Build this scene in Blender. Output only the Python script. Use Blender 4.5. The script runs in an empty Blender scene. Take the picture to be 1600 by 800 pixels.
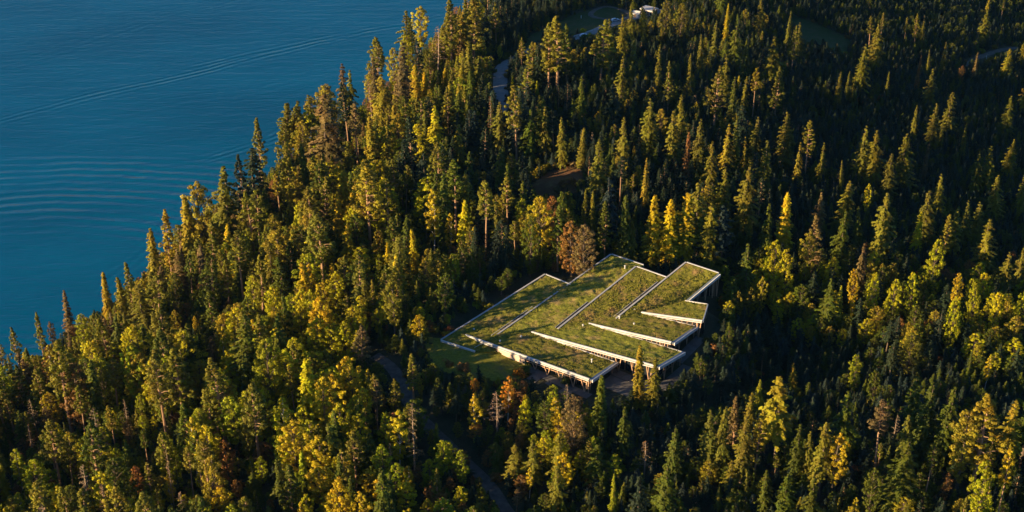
import bpy, bmesh, math, random
import numpy as np
from mathutils import Vector
random.seed(7); rng = np.random.default_rng(11)
D = bpy.data; SC = bpy.context.scene; COL = SC.collection
R = math.radians

# ------------------------------------------------------------------ camera, world, sun
CZ = 308.0
cam = D.cameras.new('camera'); camo = D.objects.new('camera', cam); COL.objects.link(camo)
camo.location = (0, 0, CZ); camo.rotation_euler = (R(60), 0, 0)
cam.sensor_width = 36; cam.lens = 18 / math.tan(R(18)); cam.clip_start = 1; cam.clip_end = 9000
SC.camera = camo
SUN_EL = 13.0; SUN_TRAVEL = (math.cos(R(22)), math.sin(R(22)))        # light travels right and a little away
W = D.worlds.new('World'); SC.world = W; W.use_nodes = True
nt = W.node_tree; bg = nt.nodes['Background']
sky = nt.nodes.new('ShaderNodeTexSky'); sky.sky_type = 'NISHITA'; sky.sun_disc = False
sky.sun_elevation = R(SUN_EL)
# sun sits opposite to its travel direction; sun_rotation is measured clockwise from +Y
sx, sy = -SUN_TRAVEL[0], -SUN_TRAVEL[1]
sky.sun_rotation = math.atan2(sx, sy) % (2*math.pi)
sky.ozone_density = 6.0; sky.air_density = 1.0; sky.dust_density = 0.3
nt.links.new(sky.outputs[0], bg.inputs[0]); bg.inputs[1].default_value = 0.064
sl = D.lights.new('sun', 'SUN'); sl.energy = 5.0; sl.angle = R(0.5); sl.color = (1.0, 0.745, 0.42)
so = D.objects.new('sun', sl); COL.objects.link(so)
dvec = Vector((SUN_TRAVEL[0]*math.cos(R(SUN_EL)), SUN_TRAVEL[1]*math.cos(R(SUN_EL)), -math.sin(R(SUN_EL))))
so.rotation_euler = dvec.to_track_quat('-Z', 'Y').to_euler(); so.location = (-200, 200, 400)
SC.view_settings.view_transform = 'Standard'; SC.view_settings.look = 'None'
SC.view_settings.exposure = 1.4; SC.view_settings.gamma = 1; SC.view_settings.use_curve_mapping = False
SC.render.engine = 'CYCLES'

# ------------------------------------------------------------------ helpers
F = 800 / math.tan(R(18)); CP, SP = math.cos(R(30)), math.sin(R(30))
def at(px, py, z):
    """the point at height z seen at a pixel of the 1600x800 photograph"""
    dx = (px-800)/F; dv = (400-py)/F
    dy = CP + dv*SP; dz = -SP + dv*CP
    t = (z-CZ)/dz
    return Vector((dx*t, dy*t, z))
def proj(x, y, z):
    zz = z-CZ
    dep = y*CP - zz*SP; up = y*SP + zz*CP
    return 800 + F*x/dep, 400 - F*up/dep, dep

def tag(o, label=None, cat=None, group=None, kind=None):
    if label: o['label'] = label
    if cat: o['category'] = cat
    if group: o['group'] = group
    if kind: o['kind'] = kind
    return o
def empty(name, loc, label=None, cat=None, group=None):
    o = D.objects.new(name, None); COL.objects.link(o); o.location = loc
    o.empty_display_size = 1
    return tag(o, label, cat, group)
def mesh_obj(name, verts, faces, mat, parent=None, smooth=False):
    me = D.meshes.new(name); me.from_pydata([tuple(v) for v in verts], [], faces)
    me.materials.append(mat)
    if smooth: me.shade_smooth()
    me.update()
    o = D.objects.new(name, me); COL.objects.link(o)
    if parent:
        o.parent = parent; o.matrix_parent_inverse = parent.matrix_world.inverted() if False else o.matrix_parent_inverse
    return o

class MB:
    def __init__(s): s.v = []; s.f = []
    def hexa(s, c):          # 8 corners: bottom 4, top 4
        b = len(s.v); s.v += [Vector(p) for p in c]
        s.f += [tuple(b+i for i in q) for q in ((3,2,1,0),(4,5,6,7),(0,1,5,4),(1,2,6,5),(2,3,7,6),(3,0,4,7))]
    def box(s, x0,y0,z0,x1,y1,z1):
        s.hexa([(x0,y0,z0),(x1,y0,z0),(x1,y1,z0),(x0,y1,z0),(x0,y0,z1),(x1,y0,z1),(x1,y1,z1),(x0,y1,z1)])
    def beam(s, p, q, w0, w1, z0, z1):
        """bar along p->q; lateral from w0 to w1 (positive = right of travel), vertical offsets z0..z1"""
        p = Vector(p); q = Vector(q); d = (q-p); n = Vector((d.y, -d.x, 0)).normalized()
        c = []
        for z in (z0, z1):
            for a, w in ((p,w0),(q,w0),(q,w1),(p,w1)):
                c.append(a + n*w + Vector((0,0,z)))
        s.hexa(c)
    def bar(s, p, q, r, r2=None, n=4):
        p = Vector(p); q = Vector(q); r2 = r if r2 is None else r2
        d = (q-p).normalized(); a = d.orthogonal().normalized(); b = d.cross(a)
        k = len(s.v)
        for c, rr in ((p,r),(q,r2)):
            for i in range(n):
                t = 2*math.pi*(i+.5)/n; s.v.append(c + a*math.cos(t)*rr + b*math.sin(t)*rr)
        for i in range(n):
            j = (i+1) % n; s.f.append((k+i, k+j, k+n+j, k+n+i))
        s.f.append(tuple(k+i for i in range(n-1,-1,-1))); s.f.append(tuple(k+n+i for i in range(n)))
    def build(s, name, mat, parent=None, label=None, smooth=False):
        pl = parent.location if parent else Vector((0,0,0))
        if parent and parent.parent: pl = pl + parent.parent.location
        o = mesh_obj(name, [v-pl for v in s.v], s.f, mat, parent, smooth)
        if label: o['label'] = label
        return o

# ------------------------------------------------------------------ materials
def newmat(name):
    m = D.materials.new(name); m.use_nodes = True
    return m, m.node_tree.nodes, m.node_tree.links, m.node_tree.nodes['Principled BSDF']
def noise_mat(name, cols, scale, rough=.9, bump=0, bscale=None, spec=.3, detail=6, metallic=0, stretch=None):
    m, N, L, P = newmat(name)
    tc = N.new('ShaderNodeTexCoord'); mp = N.new('ShaderNodeMapping'); L.new(tc.outputs['Object'], mp.inputs[0])
    if stretch: mp.inputs['Scale'].default_value = stretch
    nz = N.new('ShaderNodeTexNoise'); nz.inputs['Scale'].default_value = scale; nz.inputs['Detail'].default_value = detail
    nz.inputs['Roughness'].default_value = .65
    L.new(mp.outputs[0], nz.inputs['Vector'])
    cr = N.new('ShaderNodeValToRGB'); e = cr.color_ramp.elements
    n = len(cols)
    while len(e) < n: e.new(.5)
    for i, c in enumerate(cols):
        e[i].position = .3 + .4*i/max(1, n-1); e[i].color = (*c, 1)
    L.new(nz.outputs['Fac'], cr.inputs[0]); L.new(cr.outputs[0], P.inputs['Base Color'])
    P.inputs['Roughness'].default_value = rough; P.inputs['Specular IOR Level'].default_value = spec
    P.inputs['Metallic'].default_value = metallic
    if bump:
        n2 = N.new('ShaderNodeTexNoise'); n2.inputs['Scale'].default_value = bscale or scale*3; n2.inputs['Detail'].default_value = 5
        L.new(mp.outputs[0], n2.inputs['Vector'])
        b = N.new('ShaderNodeBump'); b.inputs['Strength'].default_value = 1; b.inputs['Distance'].default_value = bump
        L.new(n2.outputs['Fac'], b.inputs['Height']); L.new(b.outputs[0], P.inputs['Normal'])
    return m

def leaf_material(name):
    m, N, L, P = newmat(name)
    at_ = N.new('ShaderNodeAttribute'); at_.attribute_type = 'INSTANCER'; at_.attribute_name = 'tint'
    tc = N.new('ShaderNodeTexCoord')
    nz = N.new('ShaderNodeTexNoise'); nz.inputs['Scale'].default_value = .45; nz.inputs['Detail'].default_value = 4
    L.new(tc.outputs['Object'], nz.inputs['Vector'])
    vr = N.new('ShaderNodeMapRange'); vr.inputs[1].default_value = .3; vr.inputs[2].default_value = .7
    vr.inputs[3].default_value = .55; vr.inputs[4].default_value = 1.45
    L.new(nz.outputs['Fac'], vr.inputs[0])
    hs = N.new('ShaderNodeHueSaturation'); L.new(at_.outputs['Color'], hs.inputs['Color']); L.new(vr.outputs[0], hs.inputs['Value'])
    n2 = N.new('ShaderNodeTexNoise'); n2.inputs['Scale'].default_value = .3; L.new(tc.outputs['Object'], n2.inputs['Vector'])
    hr = N.new('ShaderNodeMapRange'); hr.inputs[1].default_value = .3; hr.inputs[2].default_value = .7
    hr.inputs[3].default_value = .475; hr.inputs[4].default_value = .525
    L.new(n2.outputs['Fac'], hr.inputs[0]); L.new(hr.outputs[0], hs.inputs['Hue'])
    P.inputs['Roughness'].default_value = .65; P.inputs['Specular IOR Level'].default_value = .18
    L.new(hs.outputs[0], P.inputs['Base Color'])
    tr = N.new('ShaderNodeBsdfTranslucent'); L.new(hs.outputs[0], tr.inputs[0])
    mx = N.new('ShaderNodeMixShader'); mx.inputs[0].default_value = .28
    L.new(P.outputs[0], mx.inputs[1]); L.new(tr.outputs[0], mx.inputs[2])
    L.new(mx.outputs[0], N['Material Output'].inputs[0])
    return m
M = {}
M['leaf'] = leaf_material('foliage')
M['bark_pine'] = noise_mat('bark_pine', [(.16,.09,.05),(.34,.2,.11),(.42,.27,.16)], .8, bump=.05, stretch=(1,1,.3))
M['bark_dark'] = noise_mat('bark_spruce', [(.07,.05,.035),(.17,.12,.08)], 1.2, bump=.05, stretch=(1,1,.3))
M['bark_birch'] = noise_mat('bark_birch', [(.12,.1,.08),(.5,.45,.38),(.62,.57,.5)], 1.0, bump=.02, stretch=(1,1,2.5))
M['bark_dead'] = noise_mat('bark_dead', [(.22,.15,.1),(.4,.29,.2)], 1.5, bump=.03)
M['turf'] = None

# ------------------------------------------------------------------ terrain
def vnoise(x, y, sc, seed=0):
    x = np.asarray(x, float)/sc; y = np.asarray(y, float)/sc
    xi = np.floor(x).astype(np.int64); yi = np.floor(y).astype(np.int64); fx = x-xi; fy = y-yi
    fx = fx*fx*(3-2*fx); fy = fy*fy*(3-2*fy)
    def h(a, b):
        n = (a*374761393 + b*668265263 + seed*974634777) & 0xffffffff
        n = ((n ^ (n >> 13))*1274126177) & 0xffffffff
        return ((n ^ (n >> 16)) & 0xffff)/65535.0
    return ((h(xi,yi)*(1-fx)+h(xi+1,yi)*fx)*(1-fy) + (h(xi,yi+1)*(1-fx)+h(xi+1,yi+1)*fx)*fy)*2-1
SHORE_PX = [(-60,655),(0,612),(60,575),(130,528),(215,452),(300,375),(400,298),(505,228),(600,150),(680,66),(740,-20),(800,-110)]
_sh = [at(a, b, 0) for a, b in SHORE_PX]
SHY = np.array([p.y for p in _sh]); SHX = np.array([p.x for p in _sh])
def shore_x(y):
    y = np.asarray(y, float)
    v = np.interp(y, SHY, SHX)
    lo = SHX[0] + (y-SHY[0])*.42; hi = SHX[-1] + (y-SHY[-1])*.42
    return np.where(y < SHY[0], lo, np.where(y > SHY[-1], hi, v)) + vnoise(y, y*0, 9, 3)*1.2
def sstep(a, b, v):
    t = np.clip((v-a)/(b-a), 0, 1); return t*t*(3-2*t)
ZB = 45.0; BC = (20.0, 410.0)
def gauss(x, y, cx, cy, rx, ry): return np.exp(-((x-cx)/rx)**2 - ((y-cy)/ry)**2)
HUMP = at(1290, 75, 32); HOL = at(872, 288, 45); DELL = at(1200, 575, 30)
def height(x, y):
    x = np.asarray(x, float); y = np.asarray(y, float)
    s = (x-shore_x(y))*.92
    up = np.clip(s, 0, None)
    h = 2.2*sstep(0, 7, s) + 43*(1-np.exp(-up/120.0))*1.22
    h = np.minimum(h, 60)
    t = x*SUN_TRAVEL[0] + y*SUN_TRAVEL[1]
    dcl = np.clip(t-228, 0, None)
    h = h - .236*np.minimum(dcl, 400)
    amp = sstep(20, 90, s)
    h = h + amp*(1-.65*sstep(0, 60, dcl))*(vnoise(x, y, 70, 1)*3.2 + vnoise(x, y, 28, 2)*1.0) + sstep(5, 30, s)*vnoise(x, y, 9, 5)*.25
    h = h - 15*gauss(x, y, DELL.x, DELL.y, 36, 50)
    h = h + 7*gauss(x, y, HUMP.x, HUMP.y, 32, 22)
    h = h - 3*gauss(x, y, HOL.x, HOL.y-8, 13, 14) + 3*gauss(x, y, HOL.x-3, HOL.y+12, 18, 7)
    h = np.where((s > 2) & (dcl < 40), np.maximum(h, 1.0), h)
    # graded pad of the building and its lawn
    r = np.sqrt(((x-17)/57)**2 + ((y-403)/44)**2)
    k = 1-sstep(.85, np.where(x > 17, 1.12, 1.45), r)
    h = h*(1-k) + ZB*k
    h = np.where(s < 0, np.maximum(-.25*(-s) - .3, -25), h)
    return h
def axis(lo, a, b, hi, fine, n):
    L_ = a - (a-lo)*np.linspace(1, 0, n, endpoint=False)**2; Rr = b + (hi-b)*np.linspace(0, 1, n+1)[1:]**2
    return np.concatenate([L_, np.arange(a, b+.01, fine), Rr])
GX = axis(-2500, -230, 450, 3500, 2.0, 24); GY = axis(-1500, 280, 1010, 6000, 2.0, 24)
XX, YY = np.meshgrid(GX, GY); ZZ = height(XX, YY)
def ground(x, y):
    i = int(np.clip(np.searchsorted(GX, x)-1, 0, len(GX)-2)); j = int(np.clip(np.searchsorted(GY, y)-1, 0, len(GY)-2))
    fx = (x-GX[i])/(GX[i+1]-GX[i]); fy = (y-GY[j])/(GY[j+1]-GY[j])
    return float((ZZ[j,i]*(1-fx)+ZZ[j,i+1]*fx)*(1-fy) + (ZZ[j+1,i]*(1-fx)+ZZ[j+1,i+1]*fx)*fy)
def groundv(x, y):
    i = np.clip(np.searchsorted(GX, x)-1, 0, len(GX)-2); j = np.clip(np.searchsorted(GY, y)-1, 0, len(GY)-2)
    fx = (x-GX[i])/(GX[i+1]-GX[i]); fy = (y-GY[j])/(GY[j+1]-GY[j])
    return (ZZ[j,i]*(1-fx)+ZZ[j,i+1]*fx)*(1-fy) + (ZZ[j+1,i]*(1-fx)+ZZ[j+1,i+1]*fx)*fy
def on_ground(px, py):
    """where the sight line of a photo pixel meets the terrain"""
    lo = 60.0
    prev = None
    for z in np.arange(70, -48, -1.0):
        p = at(px, py, z)
        if ground(p.x, p.y) >= z:
            a, b = z, z+1
            for _ in range(8):
                m = (a+b)/2; p = at(px, py, m)
                if ground(p.x, p.y) >= m: a = m
                else: b = m
            p = at(px, py, (a+b)/2); return Vector((p.x, p.y, ground(p.x, p.y)))
    p = at(px, py, 0); return Vector((p.x, p.y, max(0, ground(p.x, p.y))))

def grid_mesh(name, X, Y, Z, mat):
    ny, nx = X.shape
    v = np.stack([X, Y, Z], -1).reshape(-1, 3)
    idx = np.arange(ny*nx).reshape(ny, nx)
    q = np.stack([idx[:-1,:-1], idx[:-1,1:], idx[1:,1:], idx[1:,:-1]], -1).reshape(-1, 4)
    me = D.meshes.new(name); me.vertices.add(len(v)); me.vertices.foreach_set('co', v.ravel().astype(np.float32))
    me.loops.add(q.size); me.loops.foreach_set('vertex_index', q.ravel().astype(np.int32))
    me.polygons.add(len(q)); me.polygons.foreach_set('loop_start', np.arange(0, q.size, 4, dtype=np.int32))
    me.update(calc_edges=True); me.materials.append(mat); me.shade_smooth()
    o = D.objects.new(name, me); COL.objects.link(o); return o
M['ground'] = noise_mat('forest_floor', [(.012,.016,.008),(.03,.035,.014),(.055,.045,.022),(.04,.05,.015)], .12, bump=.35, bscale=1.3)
terr = grid_mesh('ground', XX, YY, ZZ, M['ground'])
tag(terr, 'dark forest floor of the wooded slope rising from the lake', None, None, 'structure')

# ------------------------------------------------------------------ lake
def water_material():
    m, N, L, P = newmat('lake_water')
    geo = N.new('ShaderNodeNewGeometry')
    def val(v): n = N.new('ShaderNodeValue'); n.outputs[0].default_value = v; return n.outputs[0]
    def mth(op, a, b=None, c=None):
        n = N.new('ShaderNodeMath'); n.operation = op
        for i, s in enumerate((a, b, c)):
            if s is None: continue
            if isinstance(s, (int, float)): n.inputs[i].default_value = s
            else: L.new(s, n.inputs[i])
        return n.outputs[0]
    sep = N.new('ShaderNodeSeparateXYZ'); L.new(geo.outputs['Position'], sep.inputs[0])
    x, y = sep.outputs[0], sep.outputs[1]
    def noise(sc, sx=1, sy=1, rot=0, det=3):
        mp = N.new('ShaderNodeMapping'); L.new(geo.outputs['Position'], mp.inputs[0])
        mp.inputs['Scale'].default_value = (sx, sy, 1); mp.inputs['Rotation'].default_value = (0,0,rot)
        n = N.new('ShaderNodeTexNoise'); n.inputs['Scale'].default_value = sc; n.inputs['Detail'].default_value = det
        L.new(mp.outputs[0], n.inputs['Vector']); return n.outputs['Fac']
    def ring(cx, cy, ax, ay, k, r0, r1, soft, amp, wob=1.2):
        """crests on an ellipse family about (cx,cy): radius r0..r1"""
        dx = mth('DIVIDE', mth('SUBTRACT', x, cx), ax); dy = mth('DIVIDE', mth('SUBTRACT', y, cy), ay)
        r = mth('SQRT', mth('ADD', mth('MULTIPLY', dx, dx), mth('MULTIPLY', dy, dy)))
        r2 = mth('ADD', r, mth('MULTIPLY', noise(.035), wob*4))
        w = mth('SINE', mth('MULTIPLY', r2, k))
        a = N.new('ShaderNodeMapRange'); a.interpolation_type = 'SMOOTHSTEP'
        L.new(r, a.inputs[0]); a.inputs[1].default_value = r0; a.inputs[2].default_value = r0+soft
        b = N.new('ShaderNodeMapRange'); b.interpolation_type = 'SMOOTHSTEP'
        L.new(r, b.inputs[0]); b.inputs[1].default_value = r1; b.inputs[2].default_value = r1-soft
        brk = N.new('ShaderNodeMapRange'); L.new(noise(.03, .6, 1.5, 0, 3), brk.inputs[0]); brk.inputs[1].default_value = .25; brk.inputs[2].default_value = .55
        return mth('MULTIPLY', mth('MULTIPLY', mth('MULTIPLY', w, brk.outputs[0]), mth('MULTIPLY', a.outputs[0], b.outputs[0])), amp)
    def wake(px0, px1, k, width, amp):
        """a few straight crests along a line between two photo points"""
        p = at(*px0, 0); q = at(*px1, 0); d = (q-p).normalized()
        u = mth('SUBTRACT', mth('MULTIPLY', mth('SUBTRACT', x, p.x), -d.y), mth('MULTIPLY', mth('SUBTRACT', p.y, y), d.x))
        u = mth('ADD', u, mth('MULTIPLY', mth('SUBTRACT', noise(.012), .5), 16))
        g = mth('POWER', 2.718, mth('MULTIPLY', mth('MULTIPLY', u, u), -1/(width*width)))
        al = mth('DIVIDE', mth('ADD', mth('MULTIPLY', mth('SUBTRACT', x, p.x), d.x), mth('MULTIPLY', mth('SUBTRACT', y, p.y), d.y)), (q-p).length)
        a = N.new('ShaderNodeMapRange'); a.interpolation_type = 'SMOOTHSTEP'; L.new(al, a.inputs[0]); a.inputs[1].default_value = -.15; a.inputs[2].default_value = .15
        b = N.new('ShaderNodeMapRange'); b.interpolation_type = 'SMOOTHSTEP'; L.new(al, b.inputs[0]); b.inputs[1].default_value = 1.15; b.inputs[2].default_value = .85
        br = mth('ADD', mth('MULTIPLY', noise(.05, det=2), 1.6), -.2)
        return mth('MULTIPLY', mth('MULTIPLY', mth('MULTIPLY', mth('SINE', mth('MULTIPLY', u, k)), g), mth('MULTIPLY', a.outputs[0], b.outputs[0])), mth('MULTIPLY', br, amp))
    c = at(50, 436, 0)
    hts = [ring(c.x, c.y, 1.7, 1.0, 1.02, 24, 118, 30, .21, 1.5),
           wake((-20,196), (560,52), 1.55, 4.6, .17), wake((300,105),(680,25), 1.4, 4.4, .15),
           wake((330,250), (500,195), 1.5, 5, .14), wake((420,215),(520,150), 1.8, 4, .07),
           wake((150,470),(300,330), 1.5, 8, .03), wake((-40,120),(420,-20), 1.3, 9, .035), wake((-30,300),(340,262), 1.2, 12, .05), wake((120,190),(500,120), 1.15, 10, .03)]
    tot = hts[0]
    for h_ in hts[1:]: tot = mth('ADD', tot, h_)
    rip = mth('MULTIPLY', mth('ADD', noise(.55, .35, 1.2, .1, 4), mth('MULTIPLY', noise(.16, .3, 1.2, .12, 3), 2.0)), .20)
    fine = mth('MULTIPLY', noise(2.4, .6, 1.2, .2, 3), .05)
    tot = mth('ADD', tot, mth('ADD', rip, fine))
    b = N.new('ShaderNodeBump'); b.inputs['Strength'].default_value = 1; b.inputs['Distance'].default_value = 1.0
    L.new(tot, b.inputs['Height']); L.new(b.outputs[0], P.inputs['Normal'])
    cr = N.new('ShaderNodeValToRGB'); L.new(noise(.008, 1, 1.6, .2, 4), cr.inputs[0])
    e = cr.color_ramp.elements; e[0].position = .35; e[0].color = (.0, .072, .150, 1); e[1].position = .68; e[1].color = (.0, .103, .208, 1)
    L.new(cr.outputs[0], P.inputs['Base Color'])
    P.inputs['Roughness'].default_value = .12; P.inputs['IOR'].default_value = 1.333
    P.inputs['Specular IOR Level'].default_value = .5
    return m
gx = axis(-3500, -300, 20, 1500, 40, 8); gy = axis(-1500, 280, 900, 7000, 40, 8)
wx, wy = np.meshgrid(gx, gy)
# the lake reaches just under the shore; east of it the terrain hides nothing below water level
wz = np.zeros_like(wx)
lim = np.minimum(wx, shore_x(wy)+14)
lake = grid_mesh('lake_water', lim, wy, wz, water_material())
tag(lake, 'deep teal blue lake with curved boat wakes and fine ripples', None, None, 'structure')

# ------------------------------------------------------------------ tree models (metres, base at the origin)
class Leaves:
    """many small leaf faces with shading normals that follow the clump they sit in"""
    def __init__(s): s.q = []; s.n = []
    def add(s, c, nrm, size, out, blend=.55, asp=1.0, along=None):
        c = np.asarray(c); k = len(c)
        nrm = nrm/np.maximum(np.linalg.norm(nrm, axis=1, keepdims=True), 1e-6)
        t = along if along is not None else rng.normal(size=(k,3))
        t = t - (t*nrm).sum(1, keepdims=True)*nrm; t /= np.maximum(np.linalg.norm(t, axis=1, keepdims=True), 1e-6)
        b = np.cross(nrm, t)
        sz = np.asarray(size).reshape(-1,1)*np.ones((k,1))
        t = t*sz*asp; b = b*sz*.5
        s.q.append(np.stack([c-t*.5, c+b, c+t*.5, c-b], 1))
        o = out/np.maximum(np.linalg.norm(out, axis=1, keepdims=True), 1e-6)
        flip = np.sign((nrm*o).sum(1, keepdims=True)); flip[flip == 0] = 1
        nn = o*blend + nrm*flip*(1-blend); nn /= np.linalg.norm(nn, axis=1, keepdims=True)
        s.n.append(np.repeat(nn[:,None,:], 4, 1))
    def mesh(s, name):
        q = np.concatenate(s.q); n = np.concatenate(s.n); k = len(q)
        # wind each face so that its side looks along its shading normal
        g = np.cross(q[:,1]-q[:,0], q[:,3]-q[:,0]); fl = (g*n[:,0]).sum(1) < 0
        q[fl] = q[fl][:, ::-1]; n[fl] = n[fl][:, ::-1]
        me = D.meshes.new(name); me.vertices.add(k*4); me.vertices.foreach_set('co', q.reshape(-1).astype(np.float32))
        me.loops.add(k*4); me.loops.foreach_set('vertex_index', np.arange(k*4, dtype=np.int32))
        me.polygons.add(k); me.polygons.foreach_set('loop_start', np.arange(0, k*4, 4, dtype=np.int32))
        me.update(calc_edges=True); me.shade_smooth()
        me.normals_split_custom_set_from_vertices(n.reshape(-1,3).tolist())
        me.materials.append(M['leaf']); return me
def rnd_dirs(k):
    v = rng.normal(size=(k,3)); return v/np.linalg.norm(v, axis=1, keepdims=True)
def clump(L, c, r, flat, n, size, blend=.6):
    d = rnd_dirs(n); rad = r*rng.uniform(.35, 1.05, (n,1))**.6
    p = np.asarray(c) + d*rad*np.array([1,1,flat])
    L.add(p, d + rng.normal(size=(n,3))*.55 + np.array([0,0,.3]), size*rng.uniform(.7,1.3,n), d*np.array([1,1,1.2]) + np.array([0,0,.15]), blend, 1.1)
def trunk_mesh(name, H, r, limbs, mat, lean=0, segs=7):
    B = MB(); pts = []
    a = random.uniform(0, 6.28)
    for i in range(segs+1):
        t = i/segs; w = lean*math.sin(t*2.2)
        pts.append(Vector((math.cos(a)*w + random.uniform(-.05,.05)*t*2, math.sin(a)*w + random.uniform(-.05,.05)*t*2, H*t - (.8 if i == 0 else 0))))
    rr = lambda t: r*(1-t)**.8*(1+.5*math.exp(-t*30)) + .04
    for i in range(segs): B.bar(pts[i], pts[i+1], rr(i/segs), rr((i+1)/segs), 7)
    def tp(z):
        t = max(0, min(.999, z/H))*segs; i = int(t); return pts[i].lerp(pts[i+1], t-i)
    for z, tip, rad in limbs:
        p = tp(z); q = Vector(tip); m = p.lerp(q, .5) + Vector((0,0,(q-p).length*.08))
        B.bar(p, m, rad, rad*.7, 4); B.bar(m, q, rad*.7, rad*.3, 4)
    me = D.meshes.new(name); me.from_pydata([tuple(v) for v in B.v], [], B.f); me.materials.append(mat); me.update()
    return me
REF = 25.0
def m_spruce(Rad=3.1, base=.12, dens=1.0, gap=.1, tight=.9, droop=.35, leaf=.5, irregular=.2, tier=1.0, full=1.0):
    L = Leaves(); H = REF; z = H*.995; limbs = []; lob = rng.uniform(.75, 1.2, 8)
    L.add(np.array([[0,0,H*.99]]*6)+rng.normal(size=(6,3))*.1, rnd_dirs(6), .45, rnd_dirs(6)*.3+np.array([0,0,.3]), asp=1.6)
    while z > H*base:
        t = 1 - z/H                              # 0 at the top
        prof = (t/(1-base))
        Lr = Rad*(prof**tight)*(1.0 if prof < .82 else 1-.9*(prof-.82)) + .22
        nb = int(round((4 + 3.2*prof)*dens))
        a0 = random.uniform(0, 6.28)
        for i in range(nb):
            if random.random() < gap: continue
            a = a0 + 2*math.pi*i/nb + random.uniform(-.35,.35)
            ln = Lr*random.uniform(1-irregular*1.6, 1+irregular)*lob[int(a/6.2832*8) % 8]
            dirv = np.array([math.cos(a), math.sin(a), 0])
            side = np.array([-math.sin(a), math.cos(a), 0])
            k = max(4, int((4 + ln*8*full)*dens))
            u = rng.uniform(.12, 1, k)**.8
            w = rng.uniform(-1, 1, k)*(.12+.30*ln*(1-u)*.8)
            zz = z + .25*ln*(u-.2)*(1-prof) - droop*ln*u**1.6 + rng.uniform(-.14,.14,k)*tier**.7
            p = dirv[None]*(u*ln)[:,None] + side[None]*w[:,None]; p[:,2] = zz
            nr = np.array([0,0,1.0])[None] + dirv[None]*.6 + rng.normal(size=(k,3))*.55
            out = dirv[None]*1.0 + side[None]*(w[:,None]*.8) + np.array([0,0,.55])
            L.add(p, nr, leaf*rng.uniform(.7,1.25,k), out, .5, 1.5, along=dirv[None]+side[None]*w[:,None]*.6+rng.normal(size=(k,3))*.3)
            if prof > .25 and random.random() < .25: limbs.append((z, tuple(dirv*ln*.8 + np.array([0,0,z-droop*ln*.5])), .05))
        z -= random.uniform(.38, .62)*tier
    return L, limbs
def m_pine(Rad=3.4, base=.5, n=44, r=(.65,1.25), per=80, flat=.62, cone=.6, leaf=.42):
    L = Leaves(); H = REF; limbs = []
    for i in range(n):
        h = (i+.5)/n; zr = base + (1-base)*h
        prof = (1-h)**cone*(min(1, (h+.12)*3.2))
        a = i*2.399 + random.uniform(-.5,.5); rr = Rad*prof*random.uniform(.35, 1.1)
        c = np.array([math.cos(a)*rr, math.sin(a)*rr, H*zr - .05*rr + random.uniform(-.4,.4)])
        cr = random.uniform(*r)*(.55+.6*prof)
        clump(L, c, cr, flat, int(per*(.5+.6*prof)), leaf)
        if rr > .7: limbs.append((max(H*base*.9, c[2]-.5*rr), tuple(c - np.array([0,0,.2])), .09))
    for _ in range(4):
        a = random.uniform(0,6.28); z = H*base*random.uniform(.6,.98); l = random.uniform(.8,1.8)
        limbs.append((z, (math.cos(a)*l, math.sin(a)*l, z+.1), .05))
    return L, limbs
def m_broad(Rad=4.0, base=.2, H=REF, n=62, per=78, shape=.5, r=(.8,1.5), leaf=.44, hollow=.45, peak=.45):
    L = Leaves(); limbs = []
    for i in range(n):
        h = (i+.5)/n; zr = base + (1-base)*h
        prof = math.sin(math.pi*min(1, max(0, (h/peak*.5 if h < peak else .5+.5*(h-peak)/(1-peak)))))**shape
        a = i*2.399 + random.uniform(-.6,.6); rr = Rad*prof*random.uniform(hollow, 1.05)
        c = np.array([math.cos(a)*rr, math.sin(a)*rr, H*zr*.97 + random.uniform(-.6,.6)])
        cr = random.uniform(*r)*(.6+.5*prof)
        clump(L, c, cr, .85, int(per*(.6+.5*prof)), leaf)
        if i % 2 == 0 and rr > .6: limbs.append((max(H*base*.7, c[2]-1.1*rr), tuple(c), .11))
    return L, limbs
def m_dead(Rad=2.4, base=.3, n=46, leafy=.25):
    L = Leaves(); limbs = []
    for i in range(n):
        t = (i+.5)/n; z = REF*(base + (1-base)*t*.97); a = i*2.399 + random.uniform(-.6,.6)
        l = Rad*(1-t)**.7*random.uniform(.5,1.1) + .25
        tip = np.array([math.cos(a)*l, math.sin(a)*l, z + l*random.uniform(-.25,.2)]); limbs.append((z, tuple(tip), .055))
        k = int(26*leafy*l) + 2
        u = rng.uniform(.3, 1, k)[:,None]
        p = np.array([[0,0,z]])*(1-u) + tip[None]*u + rng.normal(size=(k,3))*.18
        d = rnd_dirs(k); L.add(p, d, .34*rng.uniform(.6,1.2,k), d + np.array([math.cos(a), math.sin(a), .3]), .4, 1.5)
    return L, limbs
KINDS = {}      # kind -> list of (trunk mesh, crown mesh, halfwidth at REF, shape, H)
def reg(kind, gen, bark, r, lean=0, halfw=3, shape='cone'):
    L, limbs = gen
    cm = L.mesh('crown'); tm = trunk_mesh('trunk', REF*.97, r, limbs, M[bark], lean)
    KINDS.setdefault(kind, []).append((tm, cm, halfw, shape))
for b, Rr, g, ir, dr, tg in ((.10,3.5,.08,.18,.38,.85), (.2,2.9,.14,.25,.5,.9), (.06,3.9,.1,.22,.3,.8), (.32,2.7,.2,.32,.42,.75), (.15,2.4,.12,.2,.6,.95), (.42,2.6,.22,.3,.4,.7),
        (.22,3.2,.3,.38,.25,.7), (.12,3.0,.2,.42,.55,.8), (.28,3.4,.26,.3,.2,.6)):
    reg('spruce_tree', m_spruce(Rr*1.08, b, 1.1, g*.8, tg*.86, dr, .44, ir*1.25, 2.1, 2.0), 'bark_dark', .3, .3, Rr*1.08)
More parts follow.
